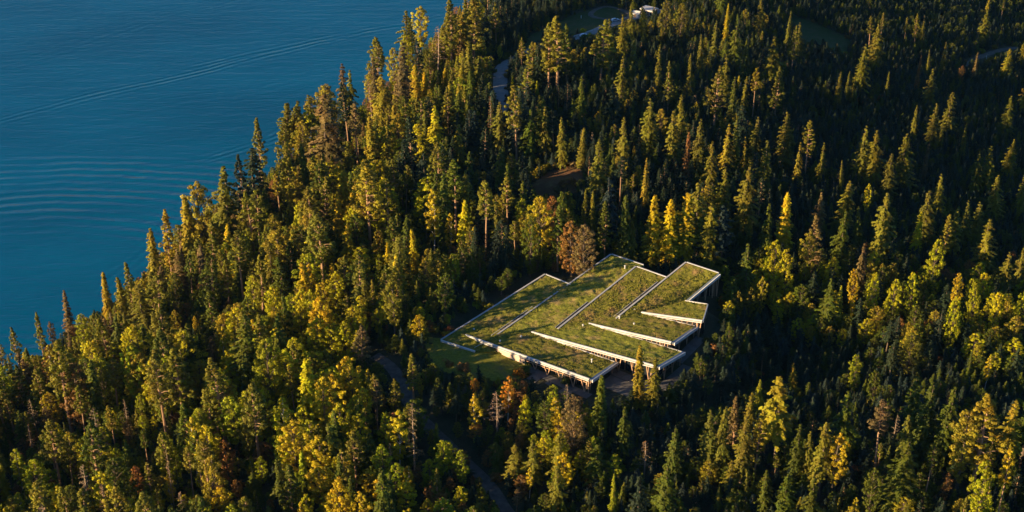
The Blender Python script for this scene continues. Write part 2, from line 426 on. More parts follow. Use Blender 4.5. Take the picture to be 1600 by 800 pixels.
for b, Rr, n, co in ((.5,3.6,44,.6), (.38,3.9,54,.7), (.6,3.1,34,.45), (.3,3.5,60,.8), (.55,2.6,36,.6), (.45,3.2,30,.5), (.35,2.8,50,.9)):
    reg('pine_tree', m_pine(Rr, b, int(n*1.35), r=(.5,1.05), per=72, leaf=.36, cone=co), 'bark_pine', .36, .3, Rr, 'top%.2f' % b)
for b, Rr, g in ((.06,3.0,.04), (.12,2.6,.06), (.04,2.3,.03)):
    reg('larch_tree', m_spruce(Rr, b, 1.25, g, .62, .15, .46, .22, 1.3, 1.3), 'bark_dark', .28, .1, Rr)
for b, Rr, n, pk, ho in ((.12,4.8,74,.45,.45), (.2,4.2,62,.5,.35), (.1,5.4,84,.4,.5), (.25,3.8,56,.6,.3)):
    reg('broadleaf_tree', m_broad(Rr, b, n=int(n*1.7), per=62, r=(.5,1.1), leaf=.35, peak=pk, hollow=ho), 'bark_dark', .35, .4, Rr, 'oval')
for b, Rr, n, pk in ((.25,2.9,50,.45), (.3,2.4,44,.4), (.18,3.2,56,.5)):
    reg('birch_tree', m_broad(Rr, b, n=n, peak=pk, shape=.6, r=(.6,1.1), leaf=.38, hollow=.3), 'bark_birch', .22, .6, Rr, 'oval')
reg('dead_tree', m_dead(2.6, .3), 'bark_dead', .26, .2, 2.2)
reg('dead_tree', m_dead(3.6, .35, 40, .1), 'bark_dead', .28, .5, 2.6)
# low shrubs
def reg_shrub(sd):
    L = Leaves()
    for i in range(11):
        a = i*2.4; rr = random.uniform(0,1.3); clump(L, (math.cos(a)*rr, math.sin(a)*rr, random.uniform(.4,1.9)), random.uniform(.5,.9), .8, 46, .3)
    B = MB()
    for i in range(5): B.bar((0,0,-.3), (math.cos(i*1.3)*.9, math.sin(i*1.3)*.9, 1.6), .05, .03, 3)
    me = D.meshes.new('stems'); me.from_pydata([tuple(v) for v in B.v], [], B.f); me.materials.append(M['bark_dark'])
    KINDS.setdefault('shrub', []).append((me, L.mesh('foliage'), 1.8, 'oval'))
for i in range(3): reg_shrub(i)

TINTS = {
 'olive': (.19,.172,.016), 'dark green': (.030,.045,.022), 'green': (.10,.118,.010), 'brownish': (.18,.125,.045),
 'golden': (.48,.36,.013), 'yellow-green': (.42,.38,.010), 'lime green': (.28,.30,.010), 'orange': (.50,.21,.015),
 'rust brown': (.27,.135,.035), 'grey-brown': (.26,.17,.09), 'golden olive': (.32,.25,.018), 'bluish green': (.038,.058,.042)}

# ------------------------------------------------------------------ what grows where
# regions of the wood: (phrase, photo x, photo y, mix, mean height m, emergent share)
MIX = {
 'SH': [('pine_tree','olive',.34),('spruce_tree','olive',.2),('broadleaf_tree','golden olive',.14),('broadleaf_tree','yellow-green',.1),('spruce_tree','brownish',.1),('larch_tree','golden olive',.06),('pine_tree','green',.06)],
 'YG': [('broadleaf_tree','yellow-green',.34),('broadleaf_tree','lime green',.18),('birch_tree','golden',.13),('spruce_tree','green',.08),('pine_tree','olive',.12),('broadleaf_tree','golden',.15)],
 'LF': [('pine_tree','olive',.2),('spruce_tree','green',.1),('broadleaf_tree','yellow-green',.1),('broadleaf_tree','lime green',.18),('broadleaf_tree','green',.14),('birch_tree','yellow-green',.12),('broadleaf_tree','golden olive',.08),('broadleaf_tree','rust brown',.03),('pine_tree','green',.08),('dead_tree','grey-brown',.03)],
 'ML': [('pine_tree','olive',.26),('broadleaf_tree','yellow-green',.16),('broadleaf_tree','lime green',.08),('broadleaf_tree','green',.1),('spruce_tree','olive',.16),('pine_tree','green',.1),('broadleaf_tree','golden olive',.1),('larch_tree','golden',.03),('spruce_tree','green',.08)],
 'UC': [('spruce_tree','dark green',.38),('spruce_tree','green',.2),('pine_tree','olive',.08),('pine_tree','dark green',.16),('spruce_tree','bluish green',.1),('broadleaf_tree','golden olive',.04),('larch_tree','golden olive',.03),('dead_tree','grey-brown',.01)],  # mostly dark tints here too, painting shade into the filler trees
 'DR': [('spruce_tree','dark green',.5),('spruce_tree','bluish green',.3),('pine_tree','dark green',.2)],  # dark tints put the slope's shade into the tree colours
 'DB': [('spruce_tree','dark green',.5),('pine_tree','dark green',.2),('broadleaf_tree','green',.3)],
 'BY': [('broadleaf_tree','yellow-green',.3),('broadleaf_tree','golden olive',.14),('broadleaf_tree','green',.26),('spruce_tree','dark green',.3)],
 'RB': [('spruce_tree','olive',.12),('spruce_tree','dark green',.25),('spruce_tree','green',.13),('pine_tree','olive',.15),('broadleaf_tree','green',.1),('broadleaf_tree','golden olive',.05),('birch_tree','golden',.03),('pine_tree','dark green',.17)],
}
ZONES = [
 ('by the water at the left edge', 40,570,'SH',17,.1), ('on the shore in the lake corner', 150,500,'SH',19,.1),
 ('on the shore below the ripples', 260,400,'SH',21,.1), ('on the shore right of the ripples', 350,320,'SH',23,.12),
 ('on the shore at mid lake', 450,270,'SH',23,.12), ('on the shore by the brown pine', 540,190,'SH',23,.12),
 ('on the shore near the far wake', 620,130,'SH',22,.12), ('on the far shore by the top edge', 710,50,'SH',24,.15),
 ('on the left edge above the corner', 30,650,'LF',19,.1), ('in the bottom left corner', 50,760,'LF',20,.12),
 ('low on the slope near the left corner', 150,700,'LF',21,.12), ('on the slope below the lake corner', 140,600,'LF',20,.1),
 ('on the bottom edge left of the tall trunks', 220,770,'LF',18,.1), ('among the tall lit trunks lower left', 270,660,'LF',22,.15),
 ('left of the second tall trunk', 230,560,'ML',21,.1), ('below the leaning shore crowns', 300,480,'ML',22,.12),
 ('among the white trunks lower left', 370,680,'LF',22,.15), ('on the bottom edge by the white trunks', 360,770,'LF',19,.1),
 ('in the bright green stand', 430,580,'YG',21,.05), ('above the bright green stand', 400,470,'ML',23,.12),
 ('midway between lake and roof', 490,420,'ML',23,.12), ('behind the shore trees at mid lake', 420,370,'ML',22,.12),
 ('in the golden stand left of the track', 540,600,'YG',22,.05), ('low in the golden stand', 530,700,'YG',21,.05),
 ('at the foot of the golden stand', 500,775,'YG',19,.05), ('above the golden stand', 530,500,'YG',21,.08),
 ('left of the orange maple', 600,480,'ML',19,.1), ('above the lone tree left of the roof', 640,400,'ML',20,.12),
 ('between the paired lit trunks', 600,340,'ML',23,.15), ('below the brown shore pine', 570,270,'ML',22,.12),
 ('inland of the far wake shore', 650,190,'ML',21,.12), ('beside the tall trunk by the upper road', 740,170,'UC',20,.12),
 ('in front of the upper road bend', 700,110,'ML',18,.1), ('above the golden trunks', 710,260,'UC',21,.12),
 ('among the golden trunks', 700,350,'ML',22,.15), ('in the shade behind the roof', 790,420,'DB',13,.0),
 ('left of the brown hollow', 790,300,'UC',15,.12), ('below the brown hollow', 860,360,'ML',16,.08),
 ('above the brown hollow', 860,220,'UC',21,.12), ('below the big twin pines', 850,150,'UC',19,.1),
 ('below the second big roadside pine', 950,150,'UC',18,.1), ('behind the upper road', 780,30,'DR',15,.05),
 ('right of the brown hollow', 960,270,'UC',19,.12), ('upslope of the golden larches', 1040,230,'UC',18,.12),
 ('left of the golden larches', 960,350,'UC',18,.12), ('right of the golden larches', 1120,360,'UC',18,.15),
 ('below the far house', 1040,90,'UC',16,.12), ('right of the far house', 1090,40,'UC',18,.15),
 ('left of the two tall ridge spruces', 1130,170,'UC',18,.15), ('right of the tall ridge spruces', 1250,210,'DR',14,.12),
 ('above the spruce group', 1150,270,'UC',17,.15), ('on the dark slope below the grassy knoll', 1290,160,'DR',12,.06),
 ('on the dark far slope by the top edge', 1300,20,'DR',11,.04), ('in the dark top right', 1450,50,'DR',12,.05),
 ('in the top right corner', 1560,60,'DR',13,.07), ('on the dark slope far right', 1520,150,'DR',12,.06),
 ('in the dark wood at centre right', 1400,190,'DR',12,.07), ('on the right slope among lit tips', 1370,270,'DR',15,.18),
 ('by the right edge at mid height', 1560,300,'DR',15,.16), ('above the yellow crowns', 1450,340,'DR',16,.2),
 ('above the round yellow crown', 1250,330,'DR',16,.2), ('beside the round yellow crown', 1200,430,'BY',12,.1),
 ('in the yellow-green band', 1340,460,'BY',12,.05), ('in the middle of the yellow-green band', 1440,480,'BY',12,.05),
 ('at the right end of the yellow-green band', 1560,500,'BY',12,.08), ('right of the building in the shade', 1170,520,'DR',17,.0),
 ('below the yellow-green band', 1350,560,'DR',12,.12), ('below the right end of the yellow band', 1500,580,'DR',12,.1),
 ('in the dark hollow right of the building', 1220,590,'DR',17,.04), ('below the building terrace', 1000,660,'DR',14,.05),
 ('in front of the building', 860,670,'YG',14,.1), ('right of the gravel track', 800,720,'LF',15,.12),
 ('left of the gravel track', 660,740,'YG',17,.08), ('between track and golden stand', 640,680,'LF',17,.1),
 ('beside the lawn', 640,560,'DB',10,.0), ('on the bottom edge below the track', 760,790,'LF',13,.08),
 ('on the bottom edge at the centre', 900,775,'RB',14,.1), ('around the bare dead spruce', 1020,740,'RB',14,.1),
 ('left of the sparse tall spruce', 1140,690,'RB',17,.2), ('on the bottom edge right of centre', 1180,780,'RB',14,.12),
 ('right of the sparse tall spruce', 1270,700,'RB',16,.15), ('around the dead-topped pine', 1390,710,'RB',18,.15),
 ('behind the dead-topped pine', 1420,620,'DR',17,.15), ('around the big golden pine', 1510,690,'RB',19,.15),
 ('in the bottom right corner', 1570,770,'RB',18,.12), ('on the right edge below the yellow band', 1590,620,'DR',15,.12),
]
# trees that stand out: crop letter, crop x of the top, crop y of the top, photo height in px, kind, model number, tint, width factor, where
CROPS = {'B':(530,0),'C':(1060,0),'E':(530,265),'D':(0,265),'F':(1060,265),'G':(0,530),'H':(530,530),'I':(1060,530),'P':(0,0)}
HAND = [
 # shoreline, left to right
 ('P',14,512,62,'pine_tree',1,'olive',1.0,'leftmost on the waterline'),
 ('P',50,488,66,'pine_tree',3,'olive',.95,'standing alone against the lake near the left edge'),
 ('P',78,500,52,'broadleaf_tree',3,'brownish',.8,'left of the narrow shore spruce'),
 ('P',106,455,84,'spruce_tree',4,'brownish',.8,'narrow against the water in the lake corner'),
 ('P',135,492,60,'broadleaf_tree',0,'lime green',1.1,'round at the water right of the narrow shore spruce'),
 ('P',173,427,84,'larch_tree',1,'golden olive',.95,'first tall one of the rising shore row'),
 ('P',200,432,86,'larch_tree',0,'golden olive',1.0,'second of the rising shore row'),
 ('P',212,408,90,'pine_tree',3,'olive',.95,'behind the second of the rising shore row'),
 ('P',248,357,110,'larch_tree',2,'golden olive',1.2,'third of the rising shore row, columnar'),
 ('P',272,331,120,'pine_tree',3,'golden olive',.9,'directly left of the giant shore crown'),
 ('P',302,308,130,'larch_tree',1,'golden olive',1.1,'left half of the giant shore crown'),
 ('P',323,282,150,'broadleaf_tree',3,'golden olive',.95,'giant crown against the ripples'),
 ('P',357,262,140,'spruce_tree',1,'olive',1.1,'dark spire right of the giant shore crown'),
 ('P',384,246,140,'pine_tree',1,'dark green',.85,'left of the twin dark shore tops'),
 ('P',404,231,135,'spruce_tree',3,'dark green',.95,'highest of the twin dark shore tops'),
 ('P',404,300,130,'pine_tree',1,'olive',.9,'in front of the twin dark shore tops'),
 ('P',430,280,60,'broadleaf_tree',3,'rust brown',.9,'small behind the twin dark shore tops'),
 ('P',455,222,125,'pine_tree',3,'olive',.9,'pointed above the curved wake'),
 ('P',485,224,110,'larch_tree',2,'green',1.0,'slim beside the pointed wake pine'),
 ('P',517,147,150,'spruce_tree',3,'brownish',1.15,'tallest brown one on the shore'),
 ('P',546,130,110,'pine_tree',0,'dark green',.7,'dark top behind the tall brown shore one'),
 ('P',583,124,92,'dead_tree',0,'rust brown',1.0,'thin spire against the lake'),
 ('P',600,116,110,'spruce_tree',2,'golden olive',1.0,'between thin spire and brown spruce'),
 ('P',628,70,128,'spruce_tree',0,'brownish',.95,'tall against the far wake'),
 ('P',657,60,100,'pine_tree',0,'dark green',.8,'dark crown against the far lake'),
 ('P',684,40,85,'dead_tree',1,'grey-brown',1.1,'spreading bare crown at the far shore'),
 ('P',706,-4,118,'pine_tree',3,'olive',1.1,'huge crown first at the top edge'),
 ('P',738,-14,125,'pine_tree',3,'olive',1.25,'huge crown second at the top edge'),
 ('P',776,4,72,'pine_tree',1,'olive',1.0,'third at the top edge, behind the yellow bushes'),
 ('P',733,62,100,'larch_tree',0,'olive',1.1,'soft crown before the huge shore pines'),
 # crop B
 ('B',672,195,32,'broadleaf_tree',0,'golden',.9,'small and bright beneath the huge shore pines'),
 ('B',745,208,26,'broadleaf_tree',1,'yellow-green',1.1,'low bush crown at the road bend'),
 ('B',490,310,46,'larch_tree',1,'golden',1.2,'small and gold left of the road bend'),
 ('B',395,332,60,'larch_tree',0,'golden',1.1,'glowing behind the shore'),
 ('B',360,300,80,'larch_tree',1,'golden olive',1.2,'pale behind the brown shore spruce'),
 ('B',450,485,96,'spruce_tree',0,'yellow-green',1.05,'bright layered, below the golden bush'),
 ('B',165,545,105,'larch_tree',0,'golden olive',1.1,'broad below the thin shore spire'),
 ('B',240,580,85,'spruce_tree',1,'golden olive',.9,'ragged, below the thin shore spire'),
 ('B',50,660,70,'spruce_tree',2,'olive',1.0,'dark, below the tall brown shore one'),
 ('B',90,480,110,'pine_tree',4,'brownish',1.0,'reddish behind the dark shore spruce'),
 ('B',610,320,60,'spruce_tree',2,'green',1.0,'green below the golden bush'),
 ('B',510,405,92,'pine_tree',1,'olive',.9,'left of the reddish dead spire'),
 ('B',703,440,100,'dead_tree',0,'rust brown',.75,'reddish dead spire with lit trunk below the road'),
 ('B',740,472,90,'spruce_tree',0,'olive',1.1,'right of the reddish dead spire'),
 ('B',822,400,125,'pine_tree',0,'olive',.95,'long lit trunk right of the reddish dead spire'),
 ('B',800,350,32,'larch_tree',0,'yellow-green',1.1,'small and bright on the upper road'),
 ('B',916,375,34,'larch_tree',1,'yellow-green',1.1,'small and bright below the big twin pines'),
 ('B',845,172,52,'pine_tree',1,'olive',.9,'small crown in front of the road'),
 ('B',1008,70,132,'pine_tree',1,'olive',1.1,'right one of the big twin pines'),
 ('B',968,108,118,'pine_tree',1,'olive',1.0,'left one of the big twin pines'),
 ('B',1055,110,110,'pine_tree',3,'green',.8,'slim beside the big twin pines'),
 ('B',1205,85,115,'pine_tree',1,'olive',1.15,'massive crown before the far driveway'),
 ('B',1250,90,70,'spruce_tree',0,'olive',.9,'behind the massive roadside crown'),
 ('B',1300,70,62,'spruce_tree',1,'olive',.9,'below the far driveway loop'),
 ('B',1350,20,32,'spruce_tree',0,'olive',.9,'left of the small white shed'),
 ('B',1402,25,30,'spruce_tree',0,'olive',.8,'between white shed and flat roof'),
 ('B',1500,-5,75,'broadleaf_tree',1,'olive',1.0,'right of the white flat roof'),
 ('B',1570,10,60,'broadleaf_tree',0,'olive',1.0,'bushy at the top edge beyond the flat roof'),
 ('B',1520,282,90,'pine_tree',3,'olive',.85,'twisted tall, left of the ridge spruces'),
 ('B',1120,350,70,'spruce_tree',0,'green',1.0,'below the massive roadside crown'),
 ('B',1300,265,85,'spruce_tree',0,'olive',.9,'spire below the far driveway'),
 ('B',1345,180,52,'spruce_tree',4,'olive',.9,'slim spire below the flat roof'),
 ('B',1470,212,40,'spruce_tree',4,'olive',.9,'small spire below the flat roof'),
 ('B',1000,450,30,'spruce_tree',4,'olive',1.0,'tiny below the trunk trio'),
 ('B',1035,545,78,'spruce_tree',0,'olive',1.0,'pale layered, above the brown hollow'),
 ('B',1120,590,70,'larch_tree',1,'olive',1.0,'plump, right above the brown hollow'),
 ('B',1195,645,56,'spruce_tree',2,'olive',.95,'pointed, right of the brown hollow'),
 ('B',1305,545,86,'spruce_tree',0,'olive',1.0,'layered, above the larch group'),
 ('B',1425,460,72,'spruce_tree',0,'olive',1.0,'crisp spire right of centre'),
 ('B',1578,440,56,'spruce_tree',0,'olive',1.0,'pale tip left of the ridge trunks'),
 ('B',1540,515,70,'spruce_tree',1,'olive',1.0,'feathery, left of the ridge trunks'),
 ('B',950,495,85,'spruce_tree',1,'olive',.9,'dark, above the hollow'),
 ('B',560,575,80,'spruce_tree',2,'olive',1.0,'wide, above the golden trunks'),
 ('B',660,705,45,'spruce_tree',2,'bluish green',1.1,'pale blue-green, above the golden trunks'),
 ('B',1410,735,40,'spruce_tree',4,'golden olive',1.0,'small gold-tipped, above the golden larches'),
 # crop C
 ('C',210,20,50,'larch_tree',2,'golden',.8,'small golden spire by the top edge'),
 ('C',378,-20,60,'spruce_tree',0,'olive',1.1,'large, touching the top edge'),
 ('C',495,45,32,'spruce_tree',4,'olive',.9,'narrow, behind the grassy knoll'),
 ('C',520,120,42,'pine_tree',1,'olive',.9,'bushy, left of the grassy knoll'),
 ('C',545,105,30,'spruce_tree',0,'olive',1.0,'low tip on the grassy knoll'),
 ('C',428,170,84,'spruce_tree',1,'olive',1.2,'rear one of the two tall ridge spruces'),
 ('C',440,310,90,'pine_tree',3,'olive',1.15,'front one of the two tall ridge spruces'),
 ('C',206,255,50,'spruce_tree',0,'olive',1.0,'behind the ridge pine with lit trunks'),
 ('C',160,312,112,'pine_tree',1,'olive',1.1,'with lit trunks on the ridge'),
 ('C',338,315,72,'pine_tree',2,'golden olive',.75,'thin with a clear trunk on the ridge'),
 ('C',290,350,32,'spruce_tree',1,'olive',.9,'short beside the thin clear trunk'),
 ('C',240,355,42,'spruce_tree',4,'green',1.0,'slim green, between the ridge trees'),
 ('C',303,205,34,'spruce_tree',2,'green',1.0,'low green, behind the ridge trees'),
 ('C',152,95,45,'spruce_tree',4,'olive',.9,'slim, below the golden top spire'),
 ('C',90,165,46,'spruce_tree',4,'olive',.9,'slim, left of the golden top spire'),
 ('C',45,250,32,'spruce_tree',4,'olive',.9,'slim and small, lower left of the golden spire'),
 ('C',480,515,66,'spruce_tree',2,'olive',1.0,'compact, below the tall ridge spruces'),
 ('C',582,565,72,'pine_tree',0,'olive',.95,'round-topped, with an orange trunk in the shade'),
 ('C',650,662,34,'spruce_tree',1,'olive',.8,'tiny beside the orange-trunk pine'),
 ('C',540,665,36,'spruce_tree',1,'golden olive',.8,'tiny left of the orange-trunk pine'),
 ('C',345,545,40,'spruce_tree',0,'olive',1.1,'pair crown, left of the compact spruce'),
 ('C',82,552,60,'spruce_tree',0,'olive',1.0,'feathery, above the spruce group'),
 ('C',205,575,66,'spruce_tree',1,'golden olive',1.0,'gold-lit, above the spruce group'),
 ('C',262,550,70,'spruce_tree',4,'olive',.9,'slim, right of the gold-lit spruce'),
 ('C',298,640,36,'spruce_tree',1,'golden olive',.9,'small gold-lit, above the spruce group'),
 ('C',140,658,56,'spruce_tree',2,'olive',1.0,'plump, above the golden larches'),
 ('C',385,648,64,'spruce_tree',1,'olive',1.1,'broad, above the spruce group'),
 ('C',20,615,50,'larch_tree',1,'rust brown',.9,'reddish, above the golden larches'),
 ('C',878,75,34,'pine_tree',4,'olive',1.1,'back one of the far lit pair'),
 ('C',898,115,62,'spruce_tree',2,'olive',1.1,'front one of the far lit pair'),
 ('C',932,58,26,'pine_tree',4,'olive',.9,'small, right behind the far lit pair'),
 ('C',832,203,64,'spruce_tree',0,'olive',1.05,'tall, left below the far lit pair'),
 ('C',730,335,28,'spruce_tree',0,'olive',1.1,'short, lower left of the far lit pair'),
 ('C',770,330,22,'spruce_tree',4,'olive',.9,'thin tip, below the far lit pair'),
 ('C',800,345,20,'spruce_tree',1,'olive',.9,'ragged tip, below the far lit pair'),
 ('C',1090,65,36,'pine_tree',1,'olive',1.1,'flat-topped, right of the far lit pair'),
 ('C',1040,78,22,'pine_tree',4,'olive',.9,'left tip of the flat-topped trio'),
 ('C',1120,92,28,'spruce_tree',0,'olive',1.0,'right tip of the flat-topped trio'),
 ('C',1408,45,46,'spruce_tree',1,'olive',1.15,'lit wide, near the top right corner'),
 ('C',1490,-5,24,'pine_tree',4,'green',1.1,'dim, by the top right edge'),
 ('C',1420,-15,22,'spruce_tree',0,'golden olive',1.0,'dim tip at the top edge far right'),
 ('C',1215,197,24,'spruce_tree',4,'olive',1.1,'tiny tip in the dark, below the trio'),
 ('C',1148,232,22,'spruce_tree',4,'olive',.9,'thin tip in the dark, below the trio'),
 ('C',1092,258,28,'larch_tree',1,'rust brown',.8,'tiny reddish tip in the dark'),
 ('C',1360,240,20,'spruce_tree',4,'brownish',1.0,'brown tip left of the far right road'),
 ('C',1300,300,14,'broadleaf_tree',3,'rust brown',1.0,'faint reddish crown in the dark'),
 ('C',1510,225,30,'spruce_tree',2,'golden olive',1.1,'lit cone beside the far right road'),
 ('C',1592,160,44,'spruce_tree',2,'golden olive',1.0,'at the right edge beside the far road'),
 ('C',1155,320,36,'spruce_tree',1,'olive',1.3,'leaning, alone in the dark'),
 ('C',958,330,20,'spruce_tree',4,'olive',.8,'minute tip below the tall far spruce'),
 ('C',1590,370,26,'spruce_tree',1,'golden olive',1.3,'cut by the right edge, upper one'),
 ('C',1232,428,62,'spruce_tree',3,'olive',.95,'slender with a bent top in the dark'),
 ('C',1160,480,46,'spruce_tree',2,'olive',1.0,'cone left of the bent top'),
 ('C',1078,487,30,'spruce_tree',0,'olive',.9,'small cone farther left of the bent top'),
 ('C',1200,560,26,'spruce_tree',1,'olive',.8,'shrubby, under the bent top'),
 ('C',1308,573,24,'spruce_tree',0,'olive',1.0,'small cone right of the bent top'),
 ('C',1507,447,32,'spruce_tree',0,'olive',1.1,'alone on the dark slope near the right edge'),
 ('C',1510,645,36,'spruce_tree',2,'olive',1.0,'alone on the dark slope, lower one'),
 ('C',828,585,84,'spruce_tree',0,'olive',1.0,'left one of the bright pair at centre right'),
 ('C',885,605,78,'spruce_tree',1,'olive',1.2,'right one of the bright pair at centre right'),
 ('C',1026,622,88,'spruce_tree',0,'olive',1.1,'bright, right of the bright pair'),
 ('C',958,712,46,'spruce_tree',2,'olive',1.0,'low between the bright pair and its neighbour'),
 ('C',1408,675,60,'spruce_tree',0,'olive',1.1,'bright, right part, upper'),
 ('C',1360,705,44,'spruce_tree',1,'olive',1.0,'bright, left companion of the upper right one'),
 ('C',748,742,28,'spruce_tree',4,'olive',.9,'slim tip left of the bright pair'),
 ('C',1128,660,30,'spruce_tree',4,'brownish',.8,'dim slim tip below the bent top'),
 # crop D
 ('D',1205,95,110,'pine_tree',2,'olive',1.0,'with a clear trunk below the twin dark shore tops'),
 ('D',1135,285,128,'pine_tree',2,'olive',1.0,'longest bare trunk of the middle left'),
 ('D',1500,200,130,'pine_tree',0,'olive',1.25,'umbrella crown above two bare trunks'),
 ('D',1360,330,85,'pine_tree',1,'green',1.0,'wide left of the umbrella crown'),
 ('D',1220,400,112,'pine_tree',1,'olive',.9,'spreading, below the longest bare trunk'),
 ('D',1065,425,88,'pine_tree',1,'olive',.9,'layered, left of the longest bare trunk'),
 ('D',825,485,66,'broadleaf_tree',0,'green',.9,'dull round, below the giant shore crown'),
 ('D',820,650,46,'broadleaf_tree',0,'golden olive',1.0,'warm round, below the dull round one'),
 ('D',915,680,34,'broadleaf_tree',1,'golden',.8,'small and warm, beside the warm round one'),
 ('D',1005,555,88,'pine_tree',3,'green',1.2,'broad and dark, right of the warm round one'),
 ('D',690,535,95,'spruce_tree',3,'olive',1.1,'drooping, left of the dull round one'),
 ('D',640,610,60,'broadleaf_tree',1,'olive',1.0,'leafy, left of the drooping spruce'),
 ('D',1410,630,80,'broadleaf_tree',0,'yellow-green',1.0,'bright, at the head of the green stand'),
 ('D',1570,470,85,'broadleaf_tree',3,'yellow-green',1.1,'tall and bright, right of the umbrella crown'),
 ('D',1580,120,90,'larch_tree',0,'golden',1.2,'tall and gold, upper left of the roof'),
 ('D',1300,20,70,'pine_tree',4,'golden olive',1.1,'orange-tipped, behind the twin tops'),
 ('D',1345,170,45,'broadleaf_tree',3,'lime green',.9,'fresh green, under the orange-tipped pine'),
 # crop E
 ('E',35,0,88,'larch_tree',0,'golden',1.1,'upper of the stacked golden crowns'),
 ('E',50,255,80,'spruce_tree',2,'golden',1.1,'lower of the stacked golden crowns'),
 ('E',150,-10,148,'pine_tree',0,'golden olive',1.2,'over paired lit trunks'),
 ('E',310,-20,90,'pine_tree',2,'olive',.8,'tall pole with tufted top'),
 ('E',405,140,70,'pine_tree',3,'green',1.0,'green, left of the golden trunks'),
 ('E',440,92,112,'birch_tree',1,'golden',1.0,'left golden one over leaning trunks'),
 ('E',515,205,75,'birch_tree',0,'golden',1.0,'right golden one over leaning trunks'),
 ('E',578,145,96,'larch_tree',0,'yellow-green',1.15,'luminous column right of the golden trunks'),
 ('E',680,55,125,'pine_tree',2,'olive',1.0,'open-branched over three trunks'),
 ('E',490,480,78,'broadleaf_tree',3,'green',1.15,'lone bushy one left of the roof'),
 ('E',370,670,46,'broadleaf_tree',0,'golden',1.3,'golden-orange maple at the roof corner'),
 ('E',260,510,95,'broadleaf_tree',3,'olive',1.1,'tall, between lone tree and golden stand'),
 ('E',345,385,50,'broadleaf_tree',1,'golden',1.0,'amber crown behind the lone bushy one'),
 ('E',190,385,40,'broadleaf_tree',3,'lime green',1.0,'fresh green, right of the lower golden crown'),
 ('E',925,125,80,'broadleaf_tree',0,'golden',1.1,'golden front of the hollow rim'),
 ('E',985,120,60,'broadleaf_tree',1,'rust brown',1.0,'rusty, behind the golden rim crown'),
 ('E',880,215,62,'broadleaf_tree',0,'green',1.0,'green side of the golden rim crown'),
 ('E',1010,165,70,'pine_tree',3,'green',1.2,'blue-green, right of the golden rim crown'),
 ('E',1075,240,86,'broadleaf_tree',2,'rust brown',1.0,'left half of the great russet crown'),
 ('E',1135,255,90,'broadleaf_tree',2,'brownish',1.0,'right half of the great russet crown'),
 ('E',1130,95,44,'pine_tree',3,'olive',.8,'slim, right below the hollow'),
 ('E',1175,105,44,'larch_tree',1,'olive',.9,'slim cone, right below the hollow'),
 ('E',1225,145,88,'pine_tree',3,'green',1.0,'left of the pair behind the roof'),
 ('E',1320,125,90,'larch_tree',0,'green',1.1,'right of the pair behind the roof'),
 ('E',1355,240,65,'larch_tree',1,'olive',1.0,'short, touching the roof top corner'),
 ('E',1455,120,110,'larch_tree',0,'golden',1.15,'left of the three golden larches'),
 ('E',1515,140,108,'larch_tree',1,'golden',1.2,'middle of the three golden larches'),
 ('E',1582,108,115,'larch_tree',0,'golden',1.25,'right and tallest of the three golden larches'),
 # crop F
 ('F',70,60,98,'spruce_tree',1,'olive',1.0,'right behind the golden larches'),
 ('F',135,155,100,'spruce_tree',0,'olive',1.0,'tall, above the raised roof end'),
 ('F',195,-10,50,'spruce_tree',2,'olive',1.0,'pale cone, above the tall roofside spruce'),
 ('F',292,-10,110,'spruce_tree',1,'olive',1.35,'wide-armed, right of the golden larches'),
 ('F',395,162,60,'spruce_tree',1,'green',1.0,'thin, left of the amber cone'),
 ('F',475,108,64,'larch_tree',0,'golden',1.1,'amber cone standing alone'),
 ('F',425,330,74,'broadleaf_tree',2,'yellow-green',1.0,'big round yellow crown right of the building'),
 ('F',490,370,60,'broadleaf_tree',1,'yellow-green',.8,'right shoulder of the big round yellow crown'),
 ('F',300,342,60,'spruce_tree',1,'green',1.0,'dark, left of the big round yellow crown'),
 ('F',615,205,96,'pine_tree',3,'brownish',1.2,'bushy olive-brown, right of the amber cone'),
 ('F',640,105,40,'spruce_tree',1,'brownish',1.2,'small behind the bushy brown one'),
 ('F',575,280,50,'broadleaf_tree',3,'golden olive',1.0,'left skirt of the bushy brown one'),
 ('F',760,52,50,'spruce_tree',0,'olive',1.3,'broad layered, upper middle right'),
 ('F',735,195,66,'spruce_tree',1,'green',1.2,'below the broad layered one'),
 ('F',820,175,58,'spruce_tree',0,'green',1.0,'thin, above the pinkish one'),
 ('F',822,345,42,'spruce_tree',1,'brownish',1.1,'pinkish, over the yellow band'),
 ('F',860,60,26,'broadleaf_tree',3,'yellow-green',1.0,'little bright bush on the dark slope'),
 ('F',925,110,110,'spruce_tree',1,'olive',1.2,'tall ragged, above the yellow band'),
 ('F',1125,105,84,'spruce_tree',2,'olive',.9,'spire over the lime column'),
 ('F',1090,200,50,'larch_tree',1,'yellow-green',1.0,'lime column beneath the spire'),
 ('F',1190,20,46,'spruce_tree',0,'olive',1.0,'clean cone, upper right slope'),
 ('F',1445,30,48,'spruce_tree',0,'olive',1.2,'lively cone, near the right edge'),
 ('F',1565,25,40,'spruce_tree',1,'olive',1.0,'last cone at the right edge'),
 ('F',1212,200,68,'pine_tree',3,'olive',1.0,'full, above the yellow bulge'),
 ('F',1258,175,60,'spruce_tree',1,'olive',1.1,'right of the full pine'),
 ('F',1310,145,52,'spruce_tree',0,'olive',1.1,'second right of the full pine'),
 ('F',1370,148,48,'spruce_tree',0,'olive',1.1,'third right of the full pine'),
 ('F',1400,235,90,'spruce_tree',1,'olive',1.2,'tall feathery, right side'),
 ('F',1490,380,60,'spruce_tree',0,'olive',1.2,'short wide, behind the yellow band'),
 ('F',1555,355,60,'spruce_tree',1,'olive',1.1,'ragged, at the right edge over the band'),
 ('F',1165,310,75,'broadleaf_tree',0,'yellow-green',1.0,'yellow bulge above the band'),
